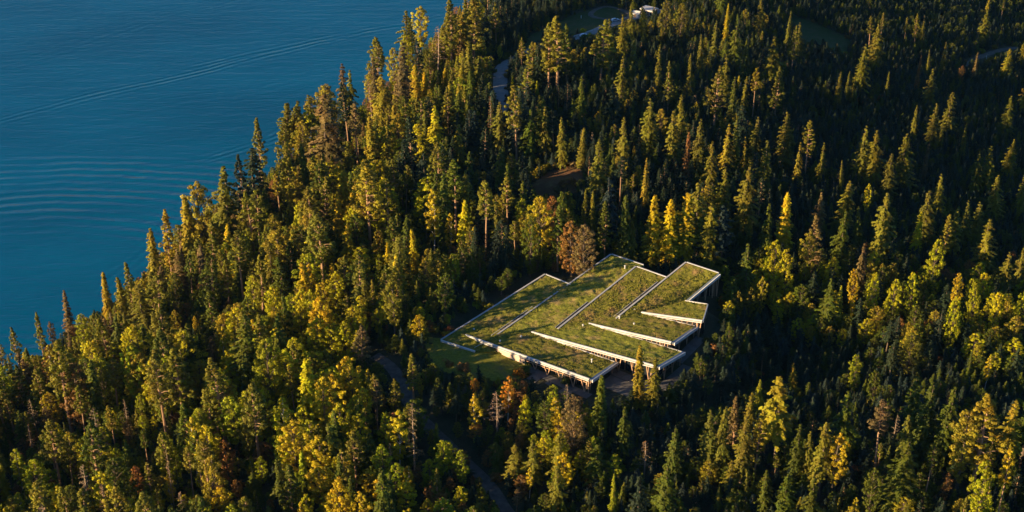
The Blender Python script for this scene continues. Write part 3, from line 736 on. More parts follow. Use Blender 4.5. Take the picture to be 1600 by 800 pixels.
 ('F',1265,480,60,'broadleaf_tree',1,'golden',.9,'tallest golden of the yellow band'),
 ('F',800,455,44,'broadleaf_tree',1,'golden',1.0,'first golden of the yellow band'),
 ('F',880,480,60,'broadleaf_tree',0,'yellow-green',1.0,'second of the yellow band'),
 ('F',975,505,60,'broadleaf_tree',2,'yellow-green',1.0,'third of the yellow band'),
 ('F',1055,478,64,'broadleaf_tree',0,'yellow-green',1.0,'fourth of the yellow band'),
 ('F',1240,590,74,'broadleaf_tree',2,'yellow-green',.9,'hanging below the tallest golden one'),
 ('F',1350,530,60,'broadleaf_tree',2,'yellow-green',.95,'right of the tallest golden one'),
 ('F',1430,565,56,'broadleaf_tree',1,'yellow-green',1.0,'late in the yellow band'),
 ('F',1560,550,64,'broadleaf_tree',2,'yellow-green',1.0,'at the right end of the yellow band'),
 ('F',680,505,60,'spruce_tree',2,'green',1.1,'left start of the yellow band'),
 ('F',730,540,34,'spruce_tree',4,'yellow-green',.9,'bright sliver beside the band start'),
 ('F',790,570,26,'birch_tree',1,'golden',.9,'small gold below the band start'),
 ('F',195,585,22,'broadleaf_tree',3,'orange',1.7,'orange one at the building right end'),
 ('F',240,490,34,'spruce_tree',2,'green',1.2,'short, behind the orange one'),
 ('F',265,560,24,'broadleaf_tree',3,'golden olive',1.4,'low, right of the orange one'),
 ('F',320,545,26,'broadleaf_tree',3,'golden olive',1.4,'low, second right of the orange one'),
 ('F',365,490,36,'broadleaf_tree',3,'golden olive',1.0,'low, third right of the orange one'),
 # crop G
 ('G',555,95,95,'pine_tree',2,'olive',1.1,'dark flat crown left of the tall bare trunk'),
 ('G',340,15,150,'pine_tree',0,'olive',1.1,'shaggy, trunk lit at its foot'),
 ('G',400,210,90,'pine_tree',4,'olive',1.0,'smaller beside the shaggy one'),
 ('G',120,125,85,'pine_tree',1,'green',1.2,'bushy dark, near the left edge'),
 ('G',265,25,90,'birch_tree',0,'golden olive',1.0,'slim, behind the bushy dark one'),
 ('G',785,50,158,'pine_tree',0,'olive',1.0,'tallest with a long bare trunk lower left'),
 ('G',1048,90,140,'pine_tree',1,'olive',1.1,'second tall with a curved bare trunk'),
 ('G',1000,-10,70,'pine_tree',4,'brownish',1.0,'brown tufted, behind the curved trunk'),
 ('G',815,500,110,'dead_tree',0,'grey-brown',.35,'broken pale snag below the tallest'),
 ('G',662,250,52,'broadleaf_tree',3,'lime green',1.0,'fresh round, between tall trunks'),
 ('G',605,372,50,'broadleaf_tree',3,'brownish',.9,'brown-topped, below the fresh round one'),
 ('G',540,305,80,'pine_tree',4,'olive',.9,'thin, left of the brown-topped one'),
 ('G',690,410,66,'pine_tree',2,'green',.8,'short dark with a lit trunk'),
 ('G',240,310,60,'broadleaf_tree',1,'brownish',1.0,'gold-brown, behind left white trunks'),
 ('G',65,480,26,'broadleaf_tree',0,'rust brown',1.0,'orange-brown near the left edge'),
 ('G',160,395,60,'dead_tree',1,'rust brown',.9,'withered, left of the white trunks'),
 ('G',120,500,84,'birch_tree',1,'lime green',1.2,'fresh green with a white trunk near the left edge'),
 ('G',45,585,72,'larch_tree',2,'lime green',1.0,'column in the bottom left corner'),
 ('G',290,380,120,'pine_tree',0,'olive',1.1,'left of the double white trunks'),
 ('G',345,480,80,'pine_tree',2,'olive',.9,'right of the double white trunks'),
 ('G',480,385,130,'pine_tree',1,'green',1.2,'layered, bottom centre of the left wood'),
 ('G',1210,190,145,'pine_tree',0,'olive',1.1,'over the pure white trunk'),
 ('G',1015,405,55,'dead_tree',0,'grey-brown',.3,'short pale snag by the curved trunk'),
 ('G',1255,365,36,'broadleaf_tree',3,'orange',.8,'small orange, beside the white trunk'),
 ('G',1160,370,75,'broadleaf_tree',1,'olive',1.0,'leafy, left of the white trunk'),
 ('G',1150,70,90,'larch_tree',2,'green',1.1,'slender green, left of the bright stand'),
 ('G',1270,-10,130,'broadleaf_tree',2,'lime green',1.0,'great lime crown of the bright stand'),
 ('G',1440,90,120,'larch_tree',0,'yellow-green',1.2,'tall yellow column right of the lime crown'),
 ('G',1520,170,120,'broadleaf_tree',3,'golden',.9,'deep gold column in the golden stand'),
 ('G',1375,130,90,'pine_tree',2,'olive',.8,'with a leaning trunk in the bright stand'),
 ('G',1070,470,80,'broadleaf_tree',1,'rust brown',.9,'rusty, below the curved trunk'),
 ('G',1000,540,110,'broadleaf_tree',2,'golden olive',.9,'large warm, bottom left of centre'),
 ('G',1040,680,70,'broadleaf_tree',0,'golden',1.1,'vivid yellow on the bottom edge'),
 ('G',1370,590,100,'pine_tree',3,'green',1.3,'big dark cone on the bottom edge'),
 ('G',1205,700,50,'pine_tree',3,'green',1.2,'dark cone left of the big one'),
 ('G',1420,520,75,'larch_tree',1,'lime green',1.1,'lime, behind the big dark cone'),
 ('G',650,590,60,'broadleaf_tree',1,'rust brown',.9,'russet, bottom left'),
 ('G',900,500,90,'pine_tree',2,'olive',.8,'slim with a straight trunk, bottom left'),
 ('G',800,620,60,'birch_tree',0,'golden',1.1,'golden around the pale snag'),
 # crop H
 ('H',70,75,105,'broadleaf_tree',3,'golden',1.0,'brightest column of the golden stand'),
 ('H',110,-60,80,'pine_tree',1,'brownish',1.3,'brownish top over the golden stand'),
 ('H',180,195,90,'pine_tree',4,'brownish',.9,'narrow, left of the track top'),
 ('H',265,185,62,'pine_tree',1,'olive',1.3,'flat crown in front of the track top'),
 ('H',345,65,78,'pine_tree',3,'olive',1.2,'dark, left of the lawn'),
 ('H',380,170,36,'broadleaf_tree',1,'golden olive',.9,'gold-flecked, under the dark lawn pine'),
 ('H',352,292,122,'dead_tree',0,'brownish',1.0,'tall spire with a speckled trunk beside the track'),
 ('H',280,330,100,'birch_tree',0,'yellow-green',1.1,'left of the speckled spire'),
 ('H',220,340,75,'broadleaf_tree',1,'yellow-green',.9,'leafy, second left of the speckled spire'),
 ('H',450,385,66,'larch_tree',1,'green',.9,'pointed, on the track edge'),
 ('H',480,460,75,'broadleaf_tree',3,'lime green',1.0,'green, right of the speckled spire'),
 ('H',575,515,62,'broadleaf_tree',1,'lime green',1.1,'green, leaning over the track'),
 ('H',590,105,30,'broadleaf_tree',1,'rust brown',1.1,'dusky red at the lawn edge'),
 ('H',628,180,36,'broadleaf_tree',3,'orange',1.1,'orange top left below the lawn'),
 ('H',632,265,72,'birch_tree',2,'golden',1.0,'gold column under the left orange top'),
 ('H',780,178,72,'birch_tree',0,'orange',1.2,'orange umbrella right below the lawn'),
 ('H',732,240,74,'dead_tree',1,'grey-brown',1.6,'bare beige between the two orange ones'),
 ('H',860,280,60,'broadleaf_tree',0,'yellow-green',1.0,'round yellow-green before the building'),
 ('H',960,290,72,'broadleaf_tree',1,'green',1.1,'green, behind the forked oak'),
 ('H',1075,270,92,'broadleaf_tree',2,'brownish',1.0,'forked copper oak before the building'),
 ('H',1050,205,50,'dead_tree',1,'grey-brown',1.2,'thin bare top touching the front truss'),
 ('H',1200,175,88,'larch_tree',2,'green',1.2,'dark column at the front roof corner'),
 ('H',1385,30,98,'larch_tree',2,'golden olive',1.15,'gold-topped column before the second wing'),
 ('H',1447,90,75,'spruce_tree',0,'olive',1.0,'pale spruce before the second wing'),
 ('H',1310,320,50,'spruce_tree',1,'green',1.2,'green, below the dark column'),
 ('H',1410,460,62,'dead_tree',1,'rust brown',1.5,'bare copper-coloured spruce skeleton'),
 ('H',815,480,65,'spruce_tree',2,'olive',1.1,'first right of the track'),
 ('H',905,470,75,'spruce_tree',1,'olive',1.1,'second right of the track'),
 ('H',880,590,50,'birch_tree',1,'golden',1.0,'small gold, right of the track'),
 ('H',725,480,50,'pine_tree',3,'green',1.1,'low green, at the track edge'),
 ('H',1005,575,48,'spruce_tree',2,'olive',1.1,'alone under the copper oak'),
 ('H',980,715,32,'dead_tree',1,'grey-brown',1.3,'pale twigs on the bottom edge'),
 ('H',820,690,40,'pine_tree',1,'brownish',1.2,'brown, bottom edge right of the track'),
 ('H',660,690,40,'broadleaf_tree',0,'olive',1.2,'round, bottom edge at the track'),
 ('H',320,670,60,'broadleaf_tree',0,'yellow-green',1.2,'bright, bottom edge left of the track'),
 ('H',410,735,50,'broadleaf_tree',0,'golden',1.1,'gold, bottom edge left of the track'),
 ('H',1500,580,60,'spruce_tree',2,'green',1.2,'right of the copper skeleton'),
 ('H',1270,625,32,'spruce_tree',4,'lime green',1.0,'tiny lime cone below the copper oak'),
 ('H',1540,405,50,'spruce_tree',2,'green',1.0,'upper right of the copper skeleton'),
 # crop I
 ('I',360,185,32,'spruce_tree',2,'lime green',.9,'small lime cone in the hollow'),
 ('I',525,115,26,'spruce_tree',2,'golden olive',.9,'faint gold cone in the hollow'),
 ('I',440,170,155,'spruce_tree',5,'golden olive',.95,'sparse and tall with a long orange trunk'),
 ('I',135,335,85,'spruce_tree',0,'olive',1.1,'left of three below the hollow'),
 ('I',180,320,60,'spruce_tree',1,'olive',1.1,'behind the three below the hollow'),
 ('I',245,260,56,'pine_tree',3,'brownish',1.1,'back and brown, below the hollow'),
 ('I',285,352,72,'spruce_tree',1,'olive',1.2,'middle of three below the hollow'),
 ('I',345,330,80,'pine_tree',0,'golden olive',1.0,'right of three below the hollow'),
 ('I',318,245,34,'spruce_tree',2,'olive',1.0,'small upper, left of the sparse tall spruce'),
 ('I',645,390,90,'spruce_tree',3,'olive',1.1,'beside the amber broadleaf'),
 ('I',705,425,72,'broadleaf_tree',3,'golden',1.0,'amber, lower middle right'),
 ('I',585,420,50,'spruce_tree',0,'olive',1.0,'short, left of the amber one'),
 ('I',530,405,50,'spruce_tree',2,'green',1.0,'second left of the amber one'),
 ('I',905,285,122,'pine_tree',2,'brownish',.9,'dead-topped with a bright trunk'),
 ('I',990,350,62,'dead_tree',1,'grey-brown',1.0,'pale bare crown behind the dead-topped pine'),
 ('I',1000,460,115,'spruce_tree',2,'green',1.2,'big green, right of the dead-topped pine'),
 ('I',870,600,60,'broadleaf_tree',3,'green',1.0,'leafy, left of the big green spruce'),
 ('I',745,235,80,'spruce_tree',1,'green',1.2,'dark, behind the amber one'),
 ('I',1065,180,66,'spruce_tree',2,'green',1.0,'left of the three blue-green spruces'),
 ('I',1120,200,80,'spruce_tree',0,'green',1.0,'middle of the three blue-green spruces'),
 ('I',1200,225,78,'spruce_tree',2,'green',1.0,'right of the three blue-green spruces'),
 ('I',1415,75,44,'birch_tree',1,'golden',1.0,'lone gold on the dark right slope'),
 ('I',1338,50,24,'spruce_tree',4,'green',1.0,'tiny, left of the lone gold one'),
 ('I',1350,262,155,'pine_tree',1,'golden olive',1.35,'great golden-lit with a forked trunk'),
 ('I',1280,330,100,'broadleaf_tree',1,'golden olive',1.0,'left flank of the great golden-lit pine'),
 ('I',1370,570,70,'broadleaf_tree',1,'yellow-green',1.0,'at the foot of the great golden-lit pine'),
 ('I',1497,285,72,'spruce_tree',5,'golden olive',1.1,'narrow gold with a clear trunk far right'),
 ('I',1460,520,95,'pine_tree',2,'golden',.9,'gold-leaved with a clear trunk, bottom right'),
 ('I',1165,485,64,'dead_tree',0,'rust brown',.3,'bare orange pole in the shade'),
 ('I',1125,470,60,'pine_tree',2,'green',.8,'dim, left of the bare orange pole'),
 ('I',1215,620,26,'broadleaf_tree',3,'rust brown',.9,'little rusty, below the bare orange pole'),
 ('I',390,610,34,'spruce_tree',1,'green',1.2,'low, under the sparse tall spruce'),
 ('I',480,625,50,'spruce_tree',0,'green',1.2,'low, right under the sparse tall spruce'),
 ('I',600,640,54,'spruce_tree',1,'green',1.3,'ragged, on the bottom right of centre'),
 ('I',800,70,40,'broadleaf_tree',1,'lime green',1.2,'bright green under the yellow band'),
 ('I',1060,-20,66,'broadleaf_tree',2,'olive',1.2,'large mottled under the yellow band'),
 ('I',890,140,44,'broadleaf_tree',1,'green',1.2,'soft green under the large mottled one'),
 ('I',1290,740,40,'pine_tree',3,'olive',1.3,'cone on the bottom edge, right'),
]
# ------------------------------------------------------------------ open ground: tracks, lawn, clearings (world outlines)
def poly_px(pts, z=None): return [on_ground(*p) if z is None else at(p[0], p[1], z) for p in pts]
ZX = lambda X, Y, z: at(660+X/3.2, 380+Y/3.2, ZB+z)       # a point of the building read off the enlarged crop
LAWN = [ZX(*p, .1) for p in [(30,470),(95,480),(200,440),(300,470),(470,560),(560,620),(530,665),(420,690),(300,685),(180,660),(60,620),(20,560)]]
TRACK = poly_px([(585,556),(612,575),(628,600),(642,632),(664,662),(695,690),(728,722),(765,760),(800,812),(830,860)])
ROAD = poly_px([(786,178),(782,140),(784,108),(802,93),(845,73),(900,60),(930,49),(965,35),(1000,25),(1060,12),(1120,5)])
LOOP = poly_px([(972,34),(985,24),(966,14),(944,11),(928,17),(924,25),(945,30),(972,34)])
ROAD2 = poly_px([(1500,108),(1530,90),(1558,80),(1590,75),(1660,72)])
FOOT = [ZX(*p, 2) for p in [(75,490),(615,140),(760,190),(945,40),(1120,95),(1240,155),(1320,75),(1510,140),(1470,290),(1460,400),(1400,470),(1330,600),(1180,700),(1040,720),(860,790),(700,720),(500,640),(270,560)]]
MEADOWS = [poly_px(p) for p in ([(800,100),(830,55),(900,22),(965,8),(975,40),(900,52),(840,66)],
            [(1232,22),(1268,34),(1310,52),(1335,68),(1318,84),(1275,72),(1240,56)],
            [(825,296),(850,272),(890,258),(915,268),(905,300),(870,312),(838,312)])]
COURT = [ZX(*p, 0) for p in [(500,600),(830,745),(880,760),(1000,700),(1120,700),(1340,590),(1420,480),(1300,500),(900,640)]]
def inpoly(x, y, P):
    c = False; n = len(P)
    for i in range(n):
        a, b = P[i], P[i-1]
        if (a.y > y) != (b.y > y) and x < (b.x-a.x)*(y-a.y)/(b.y-a.y) + a.x: c = not c
    return c
def dseg(x, y, L_):
    best = 1e9
    for a, b in zip(L_[:-1], L_[1:]):
        dx, dy = b.x-a.x, b.y-a.y; t = max(0, min(1, ((x-a.x)*dx+(y-a.y)*dy)/(dx*dx+dy*dy+1e-9)))
        best = min(best, math.hypot(x-a.x-t*dx, y-a.y-t*dy))
    return best
HOUSE = on_ground(1014, 22); SHED = on_ground(994, 26)
def blocked(x, y, m=0):
    if inpoly(x, y, FOOT) or inpoly(x, y, LAWN) or inpoly(x, y, COURT): return True
    if dseg(x, y, TRACK) < 4.5+m or dseg(x, y, ROAD) < 4.5+m or dseg(x, y, ROAD2) < 4+m or dseg(x, y, LOOP) < 3.5+m: return True
    if math.hypot(x-HOUSE.x, y-HOUSE.y) < 8 or math.hypot(x-SHED.x, y-SHED.y) < 7: return True
    if min(dseg(x, y, FOOT+[FOOT[0]]), dseg(x, y, LAWN+[LAWN[0]])) < 3.0+m: return True
    return any(inpoly(x, y, Pm) for Pm in MEADOWS)

class T: pass
NOUN = {'spruce_tree':'spruce','pine_tree':'pine','larch_tree':'larch','broadleaf_tree':'broadleaf tree','birch_tree':'birch','dead_tree':'dead tree'}
CAT = dict(NOUN, broadleaf_tree='tree')
trees = []
WIDE = dict(spruce_tree=1.04, larch_tree=1.08, pine_tree=.96, broadleaf_tree=.92, birch_tree=.95, dead_tree=1.0)
def mk(kind, var, tint, x, y, z, h, wf):
    t = T(); t.kind, t.var, t.tint, t.x, t.y, t.z, t.h = kind, var % len(KINDS[kind]), tint, x, y, z, h
    t.wf = wf*WIDE[kind]; t.rot = random.uniform(0, 6.283); t.hand = None; t.label = None
    j = [random.uniform(.86, 1.16) for _ in range(2)]
    c = TINTS[tint]; t.col = (c[0]*j[0]*random.uniform(.92,1.08), c[1]*j[0], c[2]*j[1])
    trees.append(t); return t
def screen(t):
    t.bx, t.by, t.dep = proj(t.x, t.y, t.z); t.tx, t.ty, _ = proj(t.x, t.y, t.z+t.h)
    t.hw = KINDS[t.kind][t.var][2]*t.h/REF*t.wf*F/t.dep
def height_for(x, y, z, ytop):
    k = (400-ytop)/F; w = (k*y*CP - y*SP)/(CP + k*SP); return w - (z-CZ)
# height of the shade that the ridge and its canopy throw down the far slope
TE = math.tan(R(SUN_EL))
zpx = np.array([z[1] for z in ZONES]); zpy = np.array([z[2] for z in ZONES])
cgx = np.arange(-340, 480, 6.0); cgy = np.arange(270, 1040, 6.0); CX, CY = np.meshgrid(cgx, cgy)
CZg = groundv(CX.ravel(), CY.ravel()).reshape(CX.shape)
_dep = CY*CP - (CZg-CZ)*SP; _px = 800 + F*CX/_dep; _py = 400 - F*(CY*SP + (CZg-CZ)*CP)/_dep - 45
_zi = np.argmin((zpx[None,None]-_px[...,None])**2 + ((zpy[None,None]-_py[...,None])*1.25)**2, -1)
zh = np.array([z[4]*(.72 if z[3] == 'DR' else 1.05) for z in ZONES])
CAN = CZg + np.where(CX > shore_x(CY)+3, zh[_zi], 0)
def shade_at(x, y):
    best = -99.0
    d = np.arange(8, 330, 6.0); X = x-SUN_TRAVEL[0]*d; Y = y-SUN_TRAVEL[1]*d
    i = np.clip(((X-cgx[0])/6).round().astype(int), 0, len(cgx)-1); j = np.clip(((Y-cgy[0])/6).round().astype(int), 0, len(cgy)-1)
    return float((CAN[j, i] - d*TE).max())
for (cr, X, Y, ph, kind, var, tint, wf, where) in HAND:
    ox, oy = CROPS[cr]; s = 1.0 if cr == 'P' else 2.963
    px, py = ox + X/s, oy + Y/s
    g = on_ground(px, py+ph)
    for _ in range(40):
        if ground(g.x, g.y) > .8 or g.x > shore_x(g.y) + 40: break
        g = Vector((g.x+.8, g.y-1.2, 0))
    g.z = ground(g.x, g.y)
    if kind != 'dead_tree' and (cr in 'CFI' or (cr in 'BH' and X > 1000) or (cr == 'E' and X > 850)):
        # the photo shows only the sunlit top of these: give them the height that lifts that much out of the shade
        for k_ in range(8):
            h = height_for(g.x, g.y, g.z, py)
            if (g.z + h - max(shade_at(g.x, g.y), g.z))*F*.86/(g.y*CP + (CZ-g.z)*SP) >= .5*ph or h > 25: break
            g2 = on_ground(px, py + ph*(1+.09*(k_+1)) + 2*(k_+1))
            if blocked(g2.x, g2.y, -1): break
            g = g2
    # stay on the sight column of the photo
    h = height_for(g.x, g.y, g.z, py)
    _b = proj(g.x, g.y, g.z)[1] - py
    wf *= min(1, (ph/max(ph, _b)))**.3
    if kind == 'spruce_tree': wf *= 1.2
    if cr == 'F' and kind == 'broadleaf_tree' and X > 750: wf *= .78
    if h < 3: continue
    t = mk(kind, var, tint, g.x, g.y, g.z, h, wf); t.hand = where; screen(t)
    if cr in 'CI': t.col = tuple(v*(.78 if cr == 'C' else .86) for v in t.col)  # tints dimmed in these areas, in place of missing shade
    t.label = tint + ' ' + NOUN[kind] + ' ' + where
hx = np.array([t.x for t in trees]); hy = np.array([t.y for t in trees])
# sight lines kept open: the upper part of the trees above, the building, lawn, tracks
PP = []
for t in trees:
    for u, v in (((.03,0),(.2,0),(.4,0),(.4,.5),(.4,-.5),(.6,0)) + (((.7,.0),(.8,0)) if t.kind in ('pine_tree','birch_tree','dead_tree') or (t.kind == 'spruce_tree' and t.var == 5) else ())): PP.append((t.tx + v*t.hw, t.ty + u*(t.by-t.ty), t.dep))
def protect_poly(P, z, step, dz=0):
    xs = [p.x for p in P]; ys = [p.y for p in P]
    x = min(xs)
    while x < max(xs):
        y = min(ys)
        while y < max(ys):
            if inpoly(x, y, P): PP.append(proj(x, y, (z if z is not None else ground(x, y))+dz))
            y += step
        x += step
protect_poly(FOOT, ZB, 3, 0); protect_poly(FOOT, ZB, 3, 4); protect_poly(LAWN, ZB, 3)
def protect_line(Lp, step=3.0, dz=0):
    for a, b in zip(Lp[:-1], Lp[1:]):
        n = max(1, int((b-a).length/step))
        for i in range(n):
            p = a.lerp(b, i/n); PP.append(proj(p.x, p.y, ground(p.x, p.y)+dz))
protect_line(TRACK[:2]); protect_line(ROAD[0:3]); protect_line(ROAD[5:9]); protect_line(LOOP)
protect_line(ROAD2[1:4]); protect_poly(MEADOWS[2], None, 4)
for Pm in MEADOWS[:2]: protect_poly(Pm, None, 6)
for dx in (-6, 0, 6): PP.append(proj(HOUSE.x+dx, HOUSE.y-4, HOUSE.z+1)); PP.append(proj(HOUSE.x+dx, HOUSE.y-4, HOUSE.z+3))
PP = np.array(PP)
OUTL = [(-300,560),(0,530),(60,548),(100,515),(150,482),(190,450),(240,395),(290,335),(340,312),(375,285),(430,268),(480,245),(505,215),(560,175),(610,140),(645,95),(690,40),(720,0),(760,-60),(900,-300)]
ox_, oy_ = zip(*OUTL)
# roof points that should stay sunlit
SUNP = []
def sunpts(P, z, step):
    xs = [p.x for p in P]; ys = [p.y for p in P]; x = min(xs)
    while x < max(xs):
        y = min(ys)
        while y < max(ys):
            if inpoly(x, y, P): SUNP.append((x, y, z))
            y += step
        x += step
sunpts(FOOT, ZB+2.5, 4); sunpts(LAWN, ZB+4.5, 5)
for q_ in ((835,280),(842,275),(850,270),(858,265),(866,261),(875,259),(884,257)):
    g_ = on_ground(*q_); SUNP.append((g_.x, g_.y, g_.z+1.0))
SUNP = np.array(SUNP); TE = math.tan(R(SUN_EL))
def zone_of(px, py, jit=0):
    d = ((zpx-px)*1.0)**2 + ((zpy-py)*1.25)**2
    return int(np.argmin(d))
STEP = 4.9
def Zskip(x, y): return x - float(shore_x(y)) < 150 and random.random() < .17
xs = np.arange(-330, 455, STEP); ys = np.arange(285, 1000, STEP)
for yy in ys:
    for k_, xx in enumerate(xs):
        if Zskip(xx, yy): continue
        if float(vnoise(xx, yy, 15, 21)) + .5*float(vnoise(xx, yy, 7, 22)) > .66: continue
        x = xx + random.uniform(-.46,.46)*STEP; y = yy + random.uniform(-.46,.46)*STEP
        if x < shore_x(y)+2.5: continue
        z = ground(x, y)
        if z < .6 and x*SUN_TRAVEL[0]+y*SUN_TRAVEL[1] < 275: continue
        bx, by, dep = proj(x, y, z)
        if bx < -220 or bx > 1700 or by < -40 or by > 985: continue
        if blocked(x, y): continue
        dd = np.hypot(hx-x, hy-y).min()
        if dd < 3.6: continue
        zi = zone_of(bx + random.gauss(0, 16), by - 45 + random.gauss(0, 12)); Zn = ZONES[zi]
        mix = MIX[Zn[3]]; r_ = random.random()*sum(m[2] for m in mix)
        for kind, tint, w in mix:
            r_ -= w
            if r_ <= 0: break
        h = Zn[4]*(.72 if Zn[3] == 'DR' else 1.08)*random.lognormvariate(0, .10 if Zn[3] == 'DR' else .17)
        emg = random.random() < Zn[5]
        if emg: h = Zn[4]*random.uniform(1.25, 1.7)
        if kind in ('broadleaf_tree', 'birch_tree'): h *= .8
        h = min(h, 33)
        sh = shade_at(x, y) - z
        if bx > 880 and sh > 5.5 and Zn[3] in ('DR','UC','RB') and not (emg and Zn[3] != 'DR' and random.random() < .25):
            h = min(h, max(6.5, sh*.55) if Zn[3] == 'DR' else max(6, sh*.62 + random.uniform(-2, .8)))
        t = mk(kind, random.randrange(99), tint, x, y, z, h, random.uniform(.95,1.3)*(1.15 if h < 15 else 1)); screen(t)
        # keep the shoreline silhouette
        oy = float(np.interp(t.tx, ox_, oy_)) + random.uniform(0, 22)
        if t.ty < oy and oy < t.by: t.h = height_for(x, y, z, oy)
        # keep roof in the sun
        ax = SUNP[:,0]-x; ay = SUNP[:,1]-y
        al = ax*SUN_TRAVEL[0] + ay*SUN_TRAVEL[1]; la = np.abs(ax*SUN_TRAVEL[1] - ay*SUN_TRAVEL[0])
        m = (al > 2) & (la < 4.5)
        if m.any(): t.h = min(t.h, float((SUNP[m,2] + al[m]*TE).min() - z - .5))
        screen(t)
        m = (np.abs(PP[:,0]-t.tx) < t.hw*.75+1) & (PP[:,2] > t.dep+1.5) & (PP[:,1] > t.ty-1) & (PP[:,1] < t.by+2)
        if m.any():
            t.h = min(t.h, height_for(x, y, z, float(PP[m,1].max())+3))
        if t.h < 4.2: trees.pop(); continue
        screen(t)
print('TREES', len(trees))

# young growth below the canopy
under = []
for yy in np.arange(300, 985, 3.7):
    for xx in np.arange(-300, 430, 3.7):
        x = xx + random.uniform(-1.7, 1.7); y = yy + random.uniform(-1.7, 1.7)
        if x < shore_x(y)+2: continue
        z = ground(x, y)
        bx, by, dep = proj(x, y, z)
        if bx < -30 or bx > 1630 or by < -20 or by > 860: continue
        if y > 330 and y < 470 and x > -45 and x < 100 and (inpoly(x, y, FOOT) or dseg(x, y, FOOT+[FOOT[0]]) < 3.2 or inpoly(x, y, LAWN)): continue
        if dseg(x, y, TRACK) < 3 or dseg(x, y, ROAD) < 4 or dseg(x, y, ROAD2) < 3.4 or dseg(x, y, LOOP) < 2.5 or math.hypot(x-HOUSE.x, y-HOUSE.y) < 6 or any(inpoly(x, y, Pm) for Pm in MEADOWS): continue
        Zn = ZONES[zone_of(bx, by-20)]
        kind, tint = random.choice([('spruce_tree','dark green'),('spruce_tree','green'),('broadleaf_tree','green')] + ([('broadleaf_tree','lime green'),('broadleaf_tree','olive'),('broadleaf_tree','rust brown')] if Zn[3] in ('LF','YG','ML','SH','BY') else [('spruce_tree','bluish green')]))
        h = random.uniform(3.5, 8)
        m = (np.abs(PP[:,0]-bx) < 6) & (PP[:,2] > dep+1) & (PP[:,1] > by-h*4.2) & (PP[:,1] < by+1)
        if m.any():
            h = min(h, height_for(x, y, z, float(PP[m,1].max())+2))
            if h < 1.6: continue
        t = mk(kind, random.randrange(99), tint, x, y, z-.1, h, random.uniform(1.3, 1.9)); trees.pop(); under.append(t)
# how much of each tree shows (coarse painter, near to far)
SW, SH_ = 800, 400; cover = np.zeros((SH_, SW), bool)
for t in sorted(trees, key=lambda t: t.dep):
    x0, x1 = (t.tx-t.hw)/2, (t.tx+t.hw)/2; y0, y1 = t.ty/2, t.by/2
    i0, i1 = max(0, int(y0)), min(SH_, int(y1)+1); j0, j1 = max(0, int(x0)), min(SW, int(x1)+1)
    t.vis = 0; t.area = max(0, (i1-i0)*(j1-j0))
    if i1 <= i0 or j1 <= j0: continue
    yy, xx = np.mgrid[i0:i1, j0:j1]; u = (yy-y0)/max(1, y1-y0); c = np.abs(xx-t.tx/2)/max(1, t.hw/2)
    sh = KINDS[t.kind][t.var][3]
    if sh == 'cone': m = (c < u*1.15) & (u < .9)
    elif sh == 'oval': m = ((c)**2 + ((u-.42)/.45)**2 < 1)
    else:
        b_ = 1-float(sh[3:]); m = ((c)**2 + ((u-b_/2-.02)/(b_/2+.02))**2 < 1)
    sub = cover[i0:i1, j0:j1]
    t.vis = int((m & ~sub).sum()); sub |= m
groups = {}
for t in trees: groups.setdefault(t.kind, []).append(t)
singles, mass = [], []
for k, L_ in groups.items():
    L_.sort(key=lambda t: -(t.vis + (100000 if t.hand and t.vis > 3 else 0)))
    for i, t in enumerate(L_):
        (singles if i < 298 and (t.vis >= 14 or (t.hand and t.vis > 3)) else mass).append(t)
print('SINGLES', len(singles), 'MASS', len(mass), {k: len(v) for k, v in groups.items()})

ORD = ['first','second','third','fourth','fifth','sixth','seventh','eighth','ninth','tenth','eleventh','twelfth','thirteenth','fourteenth','fifteenth']
bucket = {}
for t in singles:
    if t.hand: continue
    zi = zone_of(t.tx, t.ty+35); t.zone = zi
    size = 'tall' if t.h > ZONES[zi][4]*1.2 else ('small' if t.h < ZONES[zi][4]*.72 else '')
    bucket.setdefault((zi, size, t.tint, t.kind), []).append(t)
for (zi, size, tint, kind), L_ in bucket.items():
    L_.sort(key=lambda t: t.tx); n = len(L_)
    for i, t in enumerate(L_):
        base = ' '.join(w for w in (size, tint, NOUN[kind], ZONES[zi][0]) if w)
        if n > 1:
            o = 'leftmost' if i == 0 else 'rightmost' if i == n-1 else (ORD[i] + ' from left' if i < len(ORD) else 'far right')
            base = (o + ' ' + base) if o in ('leftmost','rightmost') else base + ', ' + o
        t.label = base
lab_seen = {}
for t in singles: lab_seen.setdefault(t.label, []).append(t)
GROUPN = {'spruce_tree':'spruces of the lakeside wood','pine_tree':'pines of the lakeside wood','larch_tree':'larches of the lakeside wood',
  'broadleaf_tree':'broadleaf trees of the lakeside wood','birch_tree':'birches of the lakeside wood','dead_tree':'dead trees of the lakeside wood'}
protos = {}
def proto(kind, var):
    if (kind, var) not in protos:
        tm, cm = KINDS[kind][var][:2]
        a = D.objects.new('trunk', tm); b = D.objects.new('crown' if kind != 'shrub' else 'foliage', cm); protos[(kind, var)] = (a, b)
    return protos[(kind, var)]
src = {}
for t in singles:
    e = D.objects.new(t.kind, None); COL.objects.link(e)
    e.location = (t.x, t.y, t.z); e.rotation_euler = (random.gauss(0, .025), random.gauss(0, .025), t.rot); s = t.h/REF
    e.scale = (s*t.wf*random.uniform(.84,1.16), s*t.wf*random.uniform(.84,1.16), s)
    tag(e, t.label, CAT[t.kind], GROUPN[t.kind])
    tr_, cr_ = proto(t.kind, t.var)
    if t.kind == 'dead_tree' and False: pass
    for p_ in (tr_, cr_):
        c = p_.copy(); COL.objects.link(c); c.parent = e
        if p_ is cr_: c['tint'] = [float(v) for v in t.col] + [1.0]; src.setdefault((t.kind, t.var), [None, None])[1] = c
        else: src.setdefault((t.kind, t.var), [None, None])[0] = c

